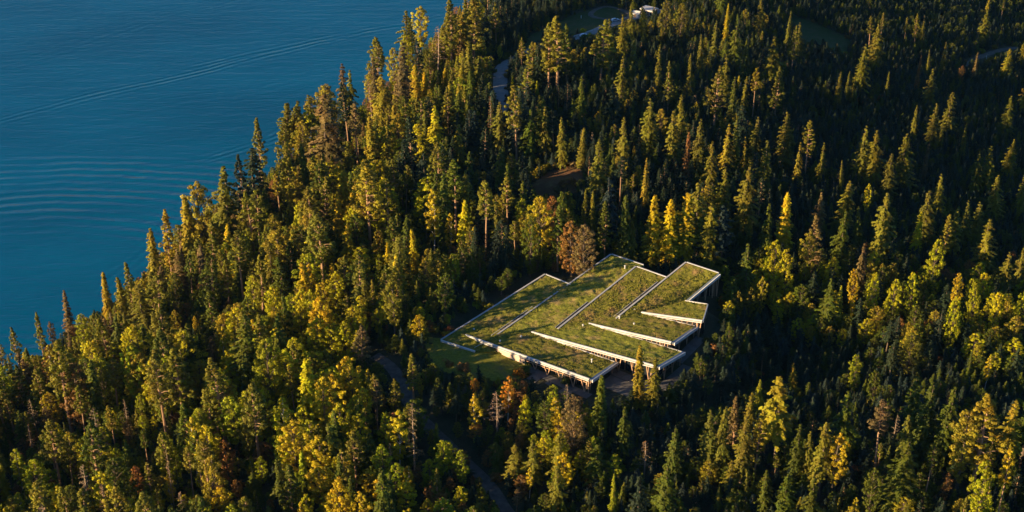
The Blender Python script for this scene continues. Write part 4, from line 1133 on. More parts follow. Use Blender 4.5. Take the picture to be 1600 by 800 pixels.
def scatter(name, pts, kinds, label, cat):
    """one object that draws many plants: a point per plant, the models are those of plants standing in the wood"""
    me = D.meshes.new(name); me.vertices.add(len(pts)); me.vertices.foreach_set('co', np.array([(p.x,p.y,p.z) for p in pts], dtype=np.float32).ravel())
    def attr(n, ty, arr, key):
        a = me.attributes.new(n, ty, 'POINT'); a.data.foreach_set(key, np.asarray(arr).ravel())
    keys = kinds
    attr('model', 'INT', np.array([keys.index((p.kind, p.var)) for p in pts], dtype=np.int32), 'value')
    attr('turn', 'FLOAT_VECTOR', np.array([(random.gauss(0, .025), random.gauss(0, .025), p.rot) for p in pts], dtype=np.float32), 'vector')
    attr('size', 'FLOAT_VECTOR', np.array([(p.h/p.ref*p.wf*random.uniform(.84,1.16), p.h/p.ref*p.wf*random.uniform(.84,1.16), p.h/p.ref) for p in pts], dtype=np.float32), 'vector')
    attr('tint', 'FLOAT_COLOR', np.array([(*p.col, 1) for p in pts], dtype=np.float32), 'color')
    o = D.objects.new(name, me); COL.objects.link(o)
    g = D.node_groups.new(name, 'GeometryNodeTree')
    g.interface.new_socket('Geometry', in_out='INPUT', socket_type='NodeSocketGeometry'); g.interface.new_socket('Geometry', in_out='OUTPUT', socket_type='NodeSocketGeometry')
    N, L = g.nodes, g.links
    gi = N.new('NodeGroupInput'); go = N.new('NodeGroupOutput')
    iop = N.new('GeometryNodeInstanceOnPoints'); L.new(gi.outputs[0], iop.inputs['Points'])
    allj = N.new('GeometryNodeJoinGeometry')
    for ky in reversed(keys):           # joined lists stack newest first
        j = N.new('GeometryNodeJoinGeometry')
        for ob in src[ky]:
            oi = N.new('GeometryNodeObjectInfo'); oi.inputs['Object'].default_value = ob; oi.transform_space = 'ORIGINAL'
            L.new(oi.outputs['Geometry'], j.inputs[0])
        gti = N.new('GeometryNodeGeometryToInstance'); L.new(j.outputs[0], gti.inputs[0]); L.new(gti.outputs[0], allj.inputs[0])
    L.new(allj.outputs[0], iop.inputs['Instance']); iop.inputs['Pick Instance'].default_value = True
    def na(n, ty):
        a = N.new('GeometryNodeInputNamedAttribute'); a.data_type = ty; a.inputs[0].default_value = n; return a.outputs[0]
    L.new(na('model','INT'), iop.inputs['Instance Index'])
    e2r = N.new('FunctionNodeEulerToRotation'); L.new(na('turn','FLOAT_VECTOR'), e2r.inputs[0]); L.new(e2r.outputs[0], iop.inputs['Rotation'])
    L.new(na('size','FLOAT_VECTOR'), iop.inputs['Scale'])
    L.new(iop.outputs[0], go.inputs[0])
    md = o.modifiers.new('plants', 'NODES'); md.node_group = g
    tag(o, label, cat, None, 'stuff'); return o
for kind in groups:
    ms = [t for t in mass + under if t.kind == kind]
    if not ms: continue
    for t in ms: t.ref = REF
    for t in ms:
        if (t.kind, t.var) not in src: t.var = [k for k in src if k[0] == kind][0][1]
    ks = sorted({(t.kind, t.var) for t in ms})
    scatter({'spruce_tree':'spruce_wood','pine_tree':'pine_wood','larch_tree':'larch_wood','broadleaf_tree':'broadleaf_wood','birch_tree':'birch_wood','dead_tree':'dead_wood'}[kind],
            ms, ks, 'smaller and half hidden %s filling the wood between the taller trees' % {'spruce_tree':'spruces','pine_tree':'pines','larch_tree':'larches','broadleaf_tree':'broadleaf trees','birch_tree':'birches','dead_tree':'dead trees'}[kind], 'wood')

# undergrowth: a few shrubs by the lawn stand for themselves, the rest is ground cover
shrub_spots = [(700,572),(722,580),(812,588),(820,583),(884,600),(850,268),(838,276),(828,286),(866,262),(894,262),(885,256),(880,290),(893,288),(872,300),(1128,470),(1140,462)]
sh_col = ['rust brown','rust brown','orange','green','green','golden olive','golden olive','brownish','golden olive','brownish','rust brown','rust brown','rust brown','brownish','green','orange']
sh_lab = ['reddish shrub at the lawn edge above the dusky red tree','second reddish shrub at the lawn edge, nearer the orange tree','tiny orange shrub under the front wing','green shrub beside the tiny orange one under the front wing','green shrub before the middle of the front truss',
 'golden shrub on the rim of the brown hollow','golden shrub lower down the rim of the brown hollow','brown shrub at the left foot of the hollow rim','golden shrub at the crest of the hollow rim','brown shrub at the right end of the hollow rim','rusty shrub above the right end of the hollow rim',
 'rusty shrub inside the brown hollow','second rusty shrub inside the brown hollow, farther right','brown shrub in the front of the hollow','green shrub behind the raised roof end','small orange shrub behind the raised roof end']
for (q_, c_, l_) in (((845,272),'golden','bright golden shrub on the rim crest of the brown hollow'), ((857,264),'golden olive','olive-gold shrub beside the bright golden one on the rim'),
        ((834,280),'golden','yellow shrub low on the left rim of the hollow'), ((822,293),'golden olive','gold-brown shrub where the hollow rim meets the wood'), ((874,258),'rust brown','rusty shrub near the top of the hollow rim'),
        ((902,292),'rust brown','rusty shrub at the right foot of the hollow')):
    shrub_spots.append(q_); sh_col.append(c_); sh_lab.append(l_)
for i, ((px, py), c, lb) in enumerate(zip(shrub_spots, sh_col, sh_lab)):
    g = on_ground(px, py); e = D.objects.new('shrub', None); COL.objects.link(e); e.location = g; e.rotation_euler = (0,0,i*1.7)
    s = random.uniform(1.0, 1.6); e.scale = (s, s, s*random.uniform(.8,1.1)); tag(e, lb, 'shrub', 'shrubs in the openings of the wood')
    v = i % 3; a, b = proto('shrub', v)
    for p_ in (a, b):
        q = p_.copy(); COL.objects.link(q); q.parent = e
        if p_ is b: q['tint'] = [*TINTS[c], 1.0]; src.setdefault(('shrub', v), [None, None])[1] = q
        else: src.setdefault(('shrub', v), [None, None])[0] = q
us = []
for _ in range(9000):
    x = random.uniform(-300, 350); y = random.uniform(290, 870)
    if x < shore_x(y)+1.5: continue
    z = ground(x, y); bx, by, dep = proj(x, y, z)
    if bx < -30 or bx > 1630 or by < -10 or by > 850 or blocked(x, y, -2.2): continue
    p = T(); p.kind = 'shrub'; p.var = random.randrange(3); p.x, p.y, p.z = x, y, z-.1; p.rot = random.uniform(0, 6.28); p.ref = 1.0
    p.h = random.uniform(.5, 1.3); p.wf = random.uniform(.9, 1.4)
    c = TINTS[random.choice(['green','green','dark green','olive','golden olive','rust brown','lime green'])]; p.col = tuple(v*random.uniform(.7,1.1) for v in c)
    us.append(p)
scatter('undergrowth', us, [('shrub',0),('shrub',1),('shrub',2)], 'low leafy undergrowth covering the forest floor between the trunks', 'undergrowth')
for a, b in protos.values():
    D.objects.remove(a); D.objects.remove(b)
# ------------------------------------------------------------------ materials of built things
def turf_material(name, cols, soil):
    m, N, L, P = newmat(name)
    tc = N.new('ShaderNodeNewGeometry')
    def nz(sc, det=5, r=.6):
        n = N.new('ShaderNodeTexNoise'); n.inputs['Scale'].default_value = sc; n.inputs['Detail'].default_value = det; n.inputs['Roughness'].default_value = r
        L.new(tc.outputs['Position'], n.inputs['Vector']); return n.outputs['Fac']
    def ramp(f, cs, a=.35, b=.65):
        c = N.new('ShaderNodeValToRGB'); e = c.color_ramp.elements
        while len(e) < len(cs): e.new(.5)
        for i, q in enumerate(cs): e[i].position = a + (b-a)*i/(len(cs)-1); e[i].color = (*q, 1)
        L.new(f, c.inputs[0]); return c.outputs[0]
    def mix(f, a, b):
        x = N.new('ShaderNodeMix'); x.data_type = 'RGBA'; L.new(f, x.inputs[0]); L.new(a, x.inputs[6]); L.new(b, x.inputs[7]); return x.outputs[2]
    base = ramp(nz(1.3, 9, .85), cols, .33, .67)
    patch = ramp(nz(.22, 5, .7), [(0,0,0),(1,1,1)], .5, .68)
    c = mix(patch, base, ramp(nz(1.6, 6, .8), soil, .3, .7))
    oi = N.new('ShaderNodeObjectInfo'); hs = N.new('ShaderNodeHueSaturation'); L.new(c, hs.inputs['Color'])
    for out_, lo_, hi_ in (('Value', .78, 1.2), ('Hue', .488, .508)):
        mr = N.new('ShaderNodeMapRange'); L.new(oi.outputs['Random'], mr.inputs[0]); mr.inputs[3].default_value = lo_; mr.inputs[4].default_value = hi_; L.new(mr.outputs[0], hs.inputs[out_])
    L.new(hs.outputs[0], P.inputs['Base Color']); P.inputs['Roughness'].default_value = .95; P.inputs['Specular IOR Level'].default_value = .1
    b = N.new('ShaderNodeBump'); b.inputs['Distance'].default_value = .4; b.inputs['Strength'].default_value = .9
    L.new(nz(1.9, 8, .8), b.inputs['Height']); L.new(b.outputs[0], P.inputs['Normal'])
    return m
M['turf'] = turf_material('green_roof_turf', [(.045,.055,.010),(.18,.18,.024),(.38,.32,.05)], [(.26,.15,.045),(.36,.24,.09),(.17,.16,.035)])
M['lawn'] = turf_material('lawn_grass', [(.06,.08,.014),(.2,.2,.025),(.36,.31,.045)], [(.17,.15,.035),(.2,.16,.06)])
M['meadow'] = turf_material('meadow_grass', [(.03,.05,.015),(.06,.075,.02)], [(.07,.06,.03),(.1,.08,.04)])  # darkened grass: the field's shade is put into its colour
M['soil'] = turf_material('bare_soil', [(.10,.05,.025),(.19,.10,.045)], [(.26,.15,.06),(.16,.13,.04)])
M['track'] = noise_mat('gravel', [(.06,.05,.042),(.11,.09,.075),(.16,.13,.105)], .5, bump=.08, bscale=3)
M['asphalt'] = noise_mat('asphalt', [(.17,.17,.175),(.27,.27,.27)], .6, rough=.8, bump=.02, bscale=6)
M['white'] = noise_mat('white_metal', [(.46,.45,.43),(.64,.62,.6)], .4, rough=.5)
M['coping'] = noise_mat('grey_coping', [(.3,.3,.31),(.44,.43,.42)], .7, rough=.5)
M['gutter'] = noise_mat('zinc_gutter', [(.12,.15,.19),(.2,.24,.29)], .6, rough=.35, metallic=.4)
M['dark'] = noise_mat('recess_shade', [(.012,.012,.014),(.03,.028,.028)], .8, rough=.8)  # near-black, paints the shade of grooves, slots, gaps and the interior
M['timber'] = noise_mat('timber', [(.38,.22,.13),(.52,.33,.2)], .7, rough=.65, bump=.01)
M['cladding'] = noise_mat('timber_cladding', [(.17,.10,.06),(.27,.17,.1)], .5, rough=.75, bump=.02, stretch=(6,6,.4))
M['paving'] = noise_mat('paving', [(.09,.08,.072),(.15,.135,.12)], .5, rough=.85, bump=.02)
M['concrete'] = noise_mat('concrete', [(.34,.29,.25),(.46,.4,.34)], .5, rough=.85, bump=.02)
M['plaster'] = noise_mat('warm_plaster', [(.5,.36,.27),(.6,.45,.34)], .35, rough=.9, bump=.01)
M['glass'], N_, L_, P_ = newmat('window_glass'); P_.inputs['Base Color'].default_value = (.015,.02,.025,1); P_.inputs['Roughness'].default_value = .06
M['tyre'], N_, L_, P_ = newmat('rubber'); P_.inputs['Base Color'].default_value = (.015,.015,.015,1)
M['paint'], N_, L_, P_ = newmat('car_paint'); P_.inputs['Base Color'].default_value = (.75,.76,.78,1); P_.inputs['Roughness'].default_value = .25; P_.inputs['Coat Weight'].default_value = .5

# ------------------------------------------------------------------ the building with the folded green roofs
B0 = empty('green_roof_building', ZX(640, 400, 0), 'low timber building with folded grass roofs, white edges and V-shaped struts in the forest clearing', 'building')
P = dict(a=(95,485,.6), b=(615,157,5), c=(738,207,4.2), F0=(215,458,1), A1=(360,470,1), S2a=(945,57,6), S2b=(1105,110,5), A2=(680,430,1.5), F1=(545,443,1.3),
  W1e=(835,680,5.2), W1f=(965,590,3.1), W2e=(1170,615,7), W2f=(1300,540,4.4), S3a=(1070,118,6), S3b=(1222,172,6.1), A3=(970,378,1.8), F2=(830,400,1.6),
  S4a=(1320,97,8), S4b=(1480,150,8), A4=(1315,287,2.2), W3e=(1245,495,6.2), W3f=(1365,412,3.6), F3=(1095,345,1.9), W4e=(1400,388,6.4), W4f=(1425,305,3.4),
  W0e=(265,540,.5), W0f=(430,552,.7))
P = {k: ZX(*v) for k, v in P.items()}
def patch(corners, step=.55):
    """a grassy roof surface between four corners, thick and uneven, with a deck below"""
    a, b, c, d = [P[k] if isinstance(k, str) else k for k in corners]      # a-b along u, d-c opposite
    nu = max(3, int(max((b-a).length, (c-d).length)/step)); nv = max(3, int(max((d-a).length, (c-b).length)/step))
    V = []; Fc = []
    for j in range(nv+1):
        v = j/nv
        for i in range(nu+1):
            u = i/nu; p = (a*(1-u)+b*u)*(1-v) + (d*(1-u)+c*u)*v
            e = min(1, min(u, 1-u)*nu/1.5)*min(1, min(v, 1-v)*nv/1.5)
            n = float(vnoise(p.x, p.y, 1.6, 7))*.15 + float(vnoise(p.x, p.y, .75, 8))*.17
            V.append(p + Vector((0,0, n*e)))
    w = nu+1
    for j in range(nv):
        for i in range(nu): Fc.append((j*w+i, j*w+i+1, (j+1)*w+i+1, (j+1)*w+i))
    # keep the faces looking up
    p0, p1, p2 = V[Fc[0][0]], V[Fc[0][1]], V[Fc[0][2]]
    if (p1-p0).cross(p2-p0).z < 0: Fc = [f[::-1] for f in Fc]
    # skirt down to the deck
    ring = [i for i in range(w)] + [j*w+nu for j in range(1, nv+1)] + [nv*w+i for i in range(nu-1, -1, -1)] + [j*w for j in range(nv-1, 0, -1)]
    base = len(V); V += [V[i] - Vector((0,0,.55)) for i in ring]
    n = len(ring)
    for i in range(n): j = (i+1) % n; Fc.append((ring[i], ring[j], base+j, base+i))
    Fc.append(tuple(base+i for i in range(n)))
    o = mesh_obj('turf_roof', [v-B0.location for v in V], Fc, M['turf'], B0, True); return o
for q in (('a','b','c','A1'), ('A1','S2a','S2b','A2'), ('A2','S3a','S3b','A3'), ('A3','S4a','S4b','A4')): patch(q)
for q in (('F0','W1e','W1f','F1'), ('F1','W2e','W2f','F2'), ('F2','W3e','W3f','F3'), ('F3','W4e','W4f','A4'), ('a','W0e','W0f','F0')): patch(q)
for q in (('a','A1','F0'), ('F0','A1','F1'), ('A1','A2','F1'), ('F1','A2','F2'), ('A2','A3','F2'), ('F2','A3','F3'), ('A3','A4','F3')):
    a_, b_, c_ = [P[k] for k in q]; patch((a_, b_, c_, a_.lerp(c_, .5) if False else a_ + (c_-a_)*.001))
def lerp(p, q, t): return Vector(p)*(1-t) + Vector(q)*t
def edge(p, q, w0, w1, z0, z1, name, mat, t0=0, t1=1):
    m = MB(); m.beam(lerp(P[p], P[q], t0), lerp(P[p], P[q], t1), w0, w1, z0, z1); return m.build(name, M[mat], B0)
# pale copings along the ridges of the strips (travel toward the lake-far end; left = outward)
for p, q in (('a','b'), ('A1','S2a'), ('A2','S3a'), ('A3','S4a')): edge(p, q, -.50, .02, -.62, .18, 'coping', 'coping')
for p, q, t1 in (('A1','S2a',.34), ('A2','S3a',.4), ('A3','S4a',.62)):
    edge(p, q, -1.15, -.64, -.5, .13, 'slot_shade', 'dark', .0, t1); edge(p, q, -1.32, -1.16, -.5, .24, 'slot_edging', 'coping', .0, t1)  # solid strip coloured near-black to paint the shade of a slot
for p, q in (('b','c'), ('S2a','S2b'), ('S3a','S3b'), ('S4a','S4b')): edge(p, q, -.42, -.0, -.60, .16, 'coping', 'white')
# parapet of the buried corner
edge('a', 'W0e', .0, .5, -.8, .25, 'parapet', 'white')
# long bright fascias on the lake-near side of the wings
for p, q in (('F0','W1e'), ('F1','W2e'), ('F2','W3e'), ('F3','W4e')):
    edge(p, q, -.2, .22, .02, .2, 'coping', 'white')
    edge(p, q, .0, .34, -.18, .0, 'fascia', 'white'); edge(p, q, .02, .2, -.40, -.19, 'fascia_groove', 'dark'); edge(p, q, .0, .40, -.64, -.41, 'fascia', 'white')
    edge(p, q, .0, .30, -.76, -.65, 'timber_edge', 'timber')
# low white line on the far edge of each wing, under the next wing's gap
for p, q in (('F1','W1f'), ('F2','W2f'), ('F3','W3f')): edge(p, q, .28, .56, -.3, .16, 'edge_strip', 'white', .06)
edge('A4', 'W4f', .0, .3, -.3, .22, 'edge_strip', 'white')
# gutters and white rims at the short ends (travel from the lake-near corner to the far one; right = outward)
for p, q in (('W1e','W1f'), ('W2e','W2f'), ('W3e','W3f')):
    edge(p, q, -.0, .85, -.5, -.02, 'gutter', 'gutter'); edge(p, q, .86, 1.15, -.85, .12, 'rim', 'white'); edge(p, q, -.1, .84, -.8, -.52, 'soffit_board', 'cladding')
edge('W4e', 'W4f', 0, .3, -.6, .1, 'rim', 'white')
edge('S4b', 'A4', -.85, -.0, -.5, -.02, 'gutter', 'gutter'); edge('S4b', 'A4', -1.1, -.86, -.8, .12, 'rim', 'white')
# tufts of grass standing out of the roofs
def tufts(n, tri, zmin, zmax):
    V = []; Fc = []
    areas = [((b-a).cross(c-a)).length/2 for a, b, c in tri]; tot = sum(areas)
    for (a, b, c), ar in zip(tri, areas):
        for _ in range(int(n*ar/tot)):
            u, v = random.random(), random.random()
            if u+v > 1: u, v = 1-u, 1-v
            p = a + (b-a)*u + (c-a)*v
            if float(vnoise(p.x, p.y, 2.2, 31)) < random.uniform(-.9, .5): continue
            h = random.uniform(zmin, zmax); r = random.uniform(.1, .24); k = len(V); t = random.uniform(0, 6.28)
            for i in range(3): V.append(p + Vector((math.cos(t+i*2.1)*r, math.sin(t+i*2.1)*r, -.12)))
            V.append(p + Vector((random.uniform(-.1,.1), random.uniform(-.1,.1), h)))
            Fc += [(k, k+1, k+3), (k+1, k+2, k+3), (k+2, k, k+3)]
    return V, Fc
tri = []
for q in (('a','b','c','A1'), ('A1','S2a','S2b','A2'), ('A2','S3a','S3b','A3'), ('A3','S4a','S4b','A4'), ('F0','W1e','W1f','F1'), ('F1','W2e','W2f','F2'), ('F2','W3e','W3f','F3'), ('F3','W4e','W4f','A4'), ('a','W0e','W0f','F0')):
    k4 = [P[k] for k in q]; c0 = sum(k4, Vector())/4; k4 = [c0 + (v-c0)*.95 for v in k4]; tri += [(k4[0], k4[1], k4[2]), (k4[0], k4[2], k4[3])]
for q in (('a','A1','F0'), ('F0','A1','F1'), ('A1','A2','F1'), ('F1','A2','F2'), ('A2','A3','F2'), ('F2','A3','F3'), ('A3','A4','F3')): tri.append(tuple(P[k] for k in q))
V, Fc = tufts(16000, tri, .12, .34)
o = mesh_obj('grass_tufts', [v-B0.location for v in V], Fc, M['turf'], B0); o['kind'] = 'stuff'
# walls
def wall(p, q, drop, zb, mat, name='wall', thick=.3, off=0, t0=0, t1=1, zb1=None, parent=B0):
    a = lerp(p, q, t0); b = lerp(p, q, t1); d = b-a; n = Vector((d.y, -d.x, 0)).normalized()
    zb1 = zb if zb1 is None else zb1; m = MB(); c = []
    for w0, w1 in ((off, off+thick),): pass
    A0, A1_ = a+n*off, a+n*(off+thick); B0_, B1_ = b+n*off, b+n*(off+thick)
    lo = lambda v, z: Vector((v.x, v.y, z)); hi = lambda v: Vector((v.x, v.y, v.z-drop))
    m.hexa([lo(A0,zb), lo(B0_,zb1), lo(B1_,zb1), lo(A1_,zb), hi(A0), hi(B0_), hi(B1_), hi(A1_)])
    return m.build(name, M[mat], parent)
G0 = ZB - .3
wall(P['F0'], P['W1e'], .75, ZB-.1, 'plaster', 'retaining_wall', .35, .0, .27, .5, ZB-.5)
for p, q, t0 in (('F0','W1e',.5), ('F1','W2e',.3), ('F2','W3e',.3), ('F3','W4e',.3)):
    wall(P[p], P[q], .7, G0, 'dark', 'inner_wall', .2, -2.6, t0, .97)  # near-black colour stands in for the unlit interior
def glaze(p, q, t0, t1, n, off, drop, zb, zb1=None):
    """panes between mullions, set back under the roof edge"""
    zb1 = zb if zb1 is None else zb1
    for i in range(n):
        s0 = t0 + (t1-t0)*(i+.06)/n; s1 = t0 + (t1-t0)*(i+.94)/n
        za = zb + (zb1-zb)*i/n
        wall(p, q, drop, za, 'glass', 'window_pane', .06, off, s0, s1, zb + (zb1-zb)*(i+1)/n)
    d = (q-p); nn = Vector((d.y, -d.x, 0)).normalized()
    for i in range(n+1):
        s = t0 + (t1-t0)*i/n; c = lerp(p, q, s) + nn*(off+.08); z = zb + (zb1-zb)*i/n
        m = MB(); m.bar((c.x, c.y, z), (c.x, c.y, c.z-drop), .11); m.build('mullion', M['timber'], B0)
glaze(P['F0'], P['W1e'], .5, .98, 9, -1.9, 1.0, ZB-.2)
glaze(P['F1'], P['W2e'], .68, .98, 5, -1.7, 1.2, ZB-.2)
glaze(P['F2'], P['W3e'], .86, .98, 1, -1.5, 1.2, ZB-.2)
glaze(P['A4'], P['S4b'], .05, .97, 6, -.9, .9, ZB+1.5, ZB-.2)
for p, q in (('W1e','W1f'), ('W2e','W2f'), ('W3e','W3f'), ('W4e','W4f')):
    wall(P[p], P[q], .82, G0, 'cladding', 'wall', .25, -1.9, .12, .97)
    glaze(P[p], P[q], .2, .9, 3, -1.6, 1.6, ZB+.6)
for p, q in (('c','b'), ('S2b','S2a'), ('S3b','S3a'), ('S4b','S4a'), ('b','a')):
    wall(P[p], P[q], .6, G0, 'cladding', 'wall', .25, -.9 if q != 'a' else -.5, .02, .98)
# clerestory band: near-black wall paints the shade in the gap above the neighbouring wing, with short pale posts
for p, q, lo_, t1, n in (('F1','W2e','W1f',.68,15), ('F2','W3e','W2f',.98,11), ('F3','W4e','W3f',.95,8)):
    f = P[lo_]; a = P[p]; b = P[q]; L0 = (f-a).length/(b-a).length
    wall(a, b, .6, a.z-.5, 'dark', 'clerestory_shade', .06, -.55, .06, t1, a.z-.5 + (f.z-a.z)*min(1, t1/L0))
    for i in range(n):
        s = .34 + (t1-.36)*i/(n-1); c = lerp(a, b, s); z = a.z + (f.z-a.z)*min(1, s/L0)
        if c.z-.8 - z < .12: continue
        m = MB(); nn = Vector(((b-a).y, -(b-a).x, 0)).normalized(); c = c + nn*.12
        m.bar((c.x, c.y, z-.1), (c.x, c.y, c.z-.7), .09); m.build('post', M['timber'], B0)
# V-shaped timber struts
def vstrut(p, q, s, w, off, drop, zb, r=.17):
    a, b = lerp(p, q, s-w), lerp(p, q, s+w); d = (q-p); nn = Vector((d.y, -d.x, 0)).normalized(); f = lerp(p, q, s+w*.15) + nn*(off-.1)
    for e in (a, b):
        e = e + nn*off; m = MB(); m.bar((f.x, f.y, zb), (e.x, e.y, e.z-drop), r); m.build('strut', M['timber'], B0)
for s in (.575, .675, .78, .875, .963): vstrut(P['F0'], P['W1e'], s, .024, .12, .7, ZB-.1)
m = MB(); c = lerp(P['F0'], P['W1e'], .995); m.bar((c.x, c.y, ZB-.1), (c.x, c.y, c.z-.7), .14); m.build('post', M['timber'], B0)
m = MB(); m.beam(lerp(P['F0'],P['W1e'],.5), lerp(P['F0'],P['W1e'],.99), -.25, -.05, -1.7, -1.5); m.build('rail', M['timber'], B0)
for s in (.71, .83, .95): vstrut(P['F1'], P['W2e'], s, .022, .12, .7, ZB-.1)
for s in (.9,): vstrut(P['F2'], P['W3e'], s, .03, .12, .7, ZB-.1)
for s in (.95,): vstrut(P['F3'], P['W4e'], s, .035, .12, .7, ZB-.1)
for p, q, ss in (('W1e','W1f',(.45,.85)), ('W2e','W2f',(.3,.6,.9)), ('W3e','W3f',(.3,.62,.92)), ('W4e','W4f',(.35,.8))):
    for s in ss: vstrut(P[p], P[q], s, .05, .3, .8, ZB-.1, .11)
for s in (.35, .6, .82, .96): vstrut(P['A4'], P['S4b'], s, .035, .5, .8, ZB-.2, .11)
# terrace slab, steps and small landings before the front truss
def slab(p, q, t0, t1, w0, w1, z0, z1, name='terrace_slab', mat='paving'):
    a = lerp(P[p], P[q], t0); b = lerp(P[p], P[q], t1); a.z = b.z = ZB
    m = MB(); m.beam(a, b, w0, w1, z0, z1); return m.build(name, M[mat], B0)
n = 12
for i in range(n): slab('F0', 'W1e', .47 + .55*i/n, .47 + .55*(i+.97)/n, -.4, 2.4, -.3, .14)
for t0, w in ((.60, 5.4), (.84, 5.0)): slab('F0','W1e', t0, t0+.07, 2.45, w, -.3, .11, 'landing')
for i in range(3): slab('F0','W1e', .72, .755, 2.45+i*.5, 2.9+i*.5, -.3, .10-.006*i, 'step')
for i in range(6): slab('F1', 'W2e', .66 + .34*i/6, .66 + .34*(i+.97)/6, -.4, 3.0, -.3, .14)
slab('F1','W2e', .70, 1.0, 3.2, 9.5, -.3, .10, 'forecourt')
for i in range(3): slab('W2e', 'W2f', i/3, (i+.97)/3, .5, 4.0, -.3, .12)
for i in range(3): slab('W3e', 'W3f', i/3, (i+.97)/3, .5, 4.0, -.3, .12)
# thin handrail by the end of the slit, and roof vents
m = MB()
a_, b_ = ZX(262,520,1.0), ZX(297,503,1.3)
m.bar(a_, b_, .07); m.bar(a_-Vector((0,0,1.2)), a_, .06); m.bar(b_-Vector((0,0,1.2)), b_, .06); m.build('handrail', M['white'], B0)
for X, Y, z in ((847,590,4.2), (1058,410,2.6), (1013,122,5.4), (803,417,1.6), (493,474,1.3), (388,496,1.5), (258,438,.9), (985,375,2.0), (1060,340,1.9)):
    c = ZX(X, Y, z); m = MB(); m.bar(c-Vector((0,0,.4)), c+Vector((0,0,.65)), .2, .2, 8); m.bar(c+Vector((0,0,.65)), c+Vector((0,0,.85)), .34, .22, 8)
    m.build('roof_vent', M['white'], B0)
# ------------------------------------------------------------------ lawn, clearings, tracks (sheets a little above the terrain)
def drape_poly(name, Pm, step, mat, label, lift=.14, rough=.0, noise_edge=1.0):
    xs = [p.x for p in Pm]; ys = [p.y for p in Pm]; X = np.arange(min(xs)-1, max(xs)+1, step); Y = np.arange(min(ys)-1, max(ys)+1, step)
    V = []; Fc = []; idx = {}
    def vid(i, j):
        if (i, j) not in idx:
            x, y = float(X[i]), float(Y[j])
            x += float(vnoise(i, j, 1.7, 4))*step*.3; idx[(i, j)] = len(V)
            V.append((x, y, ground(x, y)+lift + float(vnoise(x, y, 1.4, 9))*rough))
        return idx[(i, j)]
    for i in range(len(X)-1):
        for j in range(len(Y)-1):
            x, y = X[i]+step/2, Y[j]+step/2
            if inpoly(x + float(vnoise(x, y, 3, 5))*noise_edge, y + float(vnoise(x, y, 3, 6))*noise_edge, Pm):
                Fc.append((vid(i,j), vid(i+1,j), vid(i+1,j+1), vid(i,j+1)))
    o = mesh_obj(name, V, Fc, mat, None, True); tag(o, label, None, None, 'structure'); return o
drape_poly('lawn', LAWN, .5, M['lawn'], 'sunlit lawn with long tree shadows beside the building', .24, .13, 2.2)
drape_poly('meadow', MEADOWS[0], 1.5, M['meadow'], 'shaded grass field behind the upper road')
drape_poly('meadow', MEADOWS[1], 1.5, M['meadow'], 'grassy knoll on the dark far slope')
drape_poly('bare_hollow', MEADOWS[2], 1.0, M['soil'], 'brown earthy hollow in the middle of the wood')
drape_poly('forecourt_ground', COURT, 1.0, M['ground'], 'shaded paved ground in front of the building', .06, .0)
def ribbon(name, pts, width, mat, label, lift=.16, wob=.4):
    # resample smoothly
    q = []
    P2 = [pts[0]] + list(pts) + [pts[-1]]
    for i in range(1, len(P2)-2):
        p0, p1, p2, p3 = P2[i-1:i+3]; n = max(2, int((p2-p1).length/1.5))
        for k in range(n):
            t = k/n; q.append(.5*((2*p1) + (p2-p0)*t + (2*p0-5*p1+4*p2-p3)*t*t + (3*p1-p0-3*p2+p3)*t**3))
    q.append(P2[-2]); V = []; Fc = []; c = 7
    for i, p in enumerate(q):
        d = (q[min(i+1, len(q)-1)] - q[max(i-1, 0)]); d.z = 0; d.normalize(); n = Vector((d.y, -d.x, 0))
        for k in range(c):
            u = k/(c-1)*2-1; w = width/2*u*(1 + wob*.3*float(vnoise(i*1.5, k//4*50, 4, 2)))
            x, y = p.x+n.x*w, p.y+n.y*w; V.append((x, y, ground(x, y) + lift - (.1 if abs(u) == 1 else 0)))
    for i in range(len(q)-1):
        for k in range(c-1): a = i*c+k; Fc.append((a, a+c, a+c+1, a+1))
    o = mesh_obj(name, V, Fc, mat, None, True); tag(o, label, None, None, 'structure'); return o
ribbon('gravel_track', TRACK, 3.6, M['track'], 'shaded gravel track running down from the lawn between the trees')
ribbon('road', ROAD, 6.5, M['asphalt'], 'pale road curving through the wood near the top edge', .2, 0)
ribbon('driveway', LOOP, 3.2, M['track'], 'driveway loop before the far house', .22)
ribbon('road', ROAD2, 3.6, M['track'], 'road on the far right slope', .2, 0)

# ------------------------------------------------------------------ far house and shed by the road
def rot_at(c, ang):
    ca, sa = math.cos(ang), math.sin(ang); return lambda x, y, z: Vector((c.x + x*ca - y*sa, c.y + x*sa + y*ca, c.z + z))
def rbox(m, f, x0, y0, z0, x1, y1, z1): m.hexa([f(x0,y0,z0), f(x1,y0,z0), f(x1,y1,z0), f(x0,y1,z0), f(x0,y0,z1), f(x1,y0,z1), f(x1,y1,z1), f(x0,y1,z1)])
def part(parent, name, mat, f, *boxes, label=None):
    m = MB()
    for b in boxes: rbox(m, f, *b)
    return m.build(name, M[mat], parent, label)
h = empty('house', HOUSE, 'long low house with a flat pale roof by the road at the top edge', 'house'); f = rot_at(HOUSE, -.62)
part(h, 'wall', 'plaster', f, (-3.6,-2.6,-1,3.6,2.6,2.9)); part(h, 'roof', 'white', f, (-4.1,-3.0,2.9,4.1,3.0,3.3))
for x in (-3.2,-1.5,1.9): 
    w = part(h, 'window', 'white', f, (x,-2.68,.9,x+1.4,-2.6,2.3)); part(h, 'window_pane', 'glass', f, (x+.1,-2.72,1.0,x+1.3,-2.68,2.2))
part(h, 'door', 'cladding', f, (.4,-2.67,0,1.4,-2.6,2.2)); part(h, 'chimney', 'concrete', f, (2.5,.4,3.35,3.2,1.1,4.2))
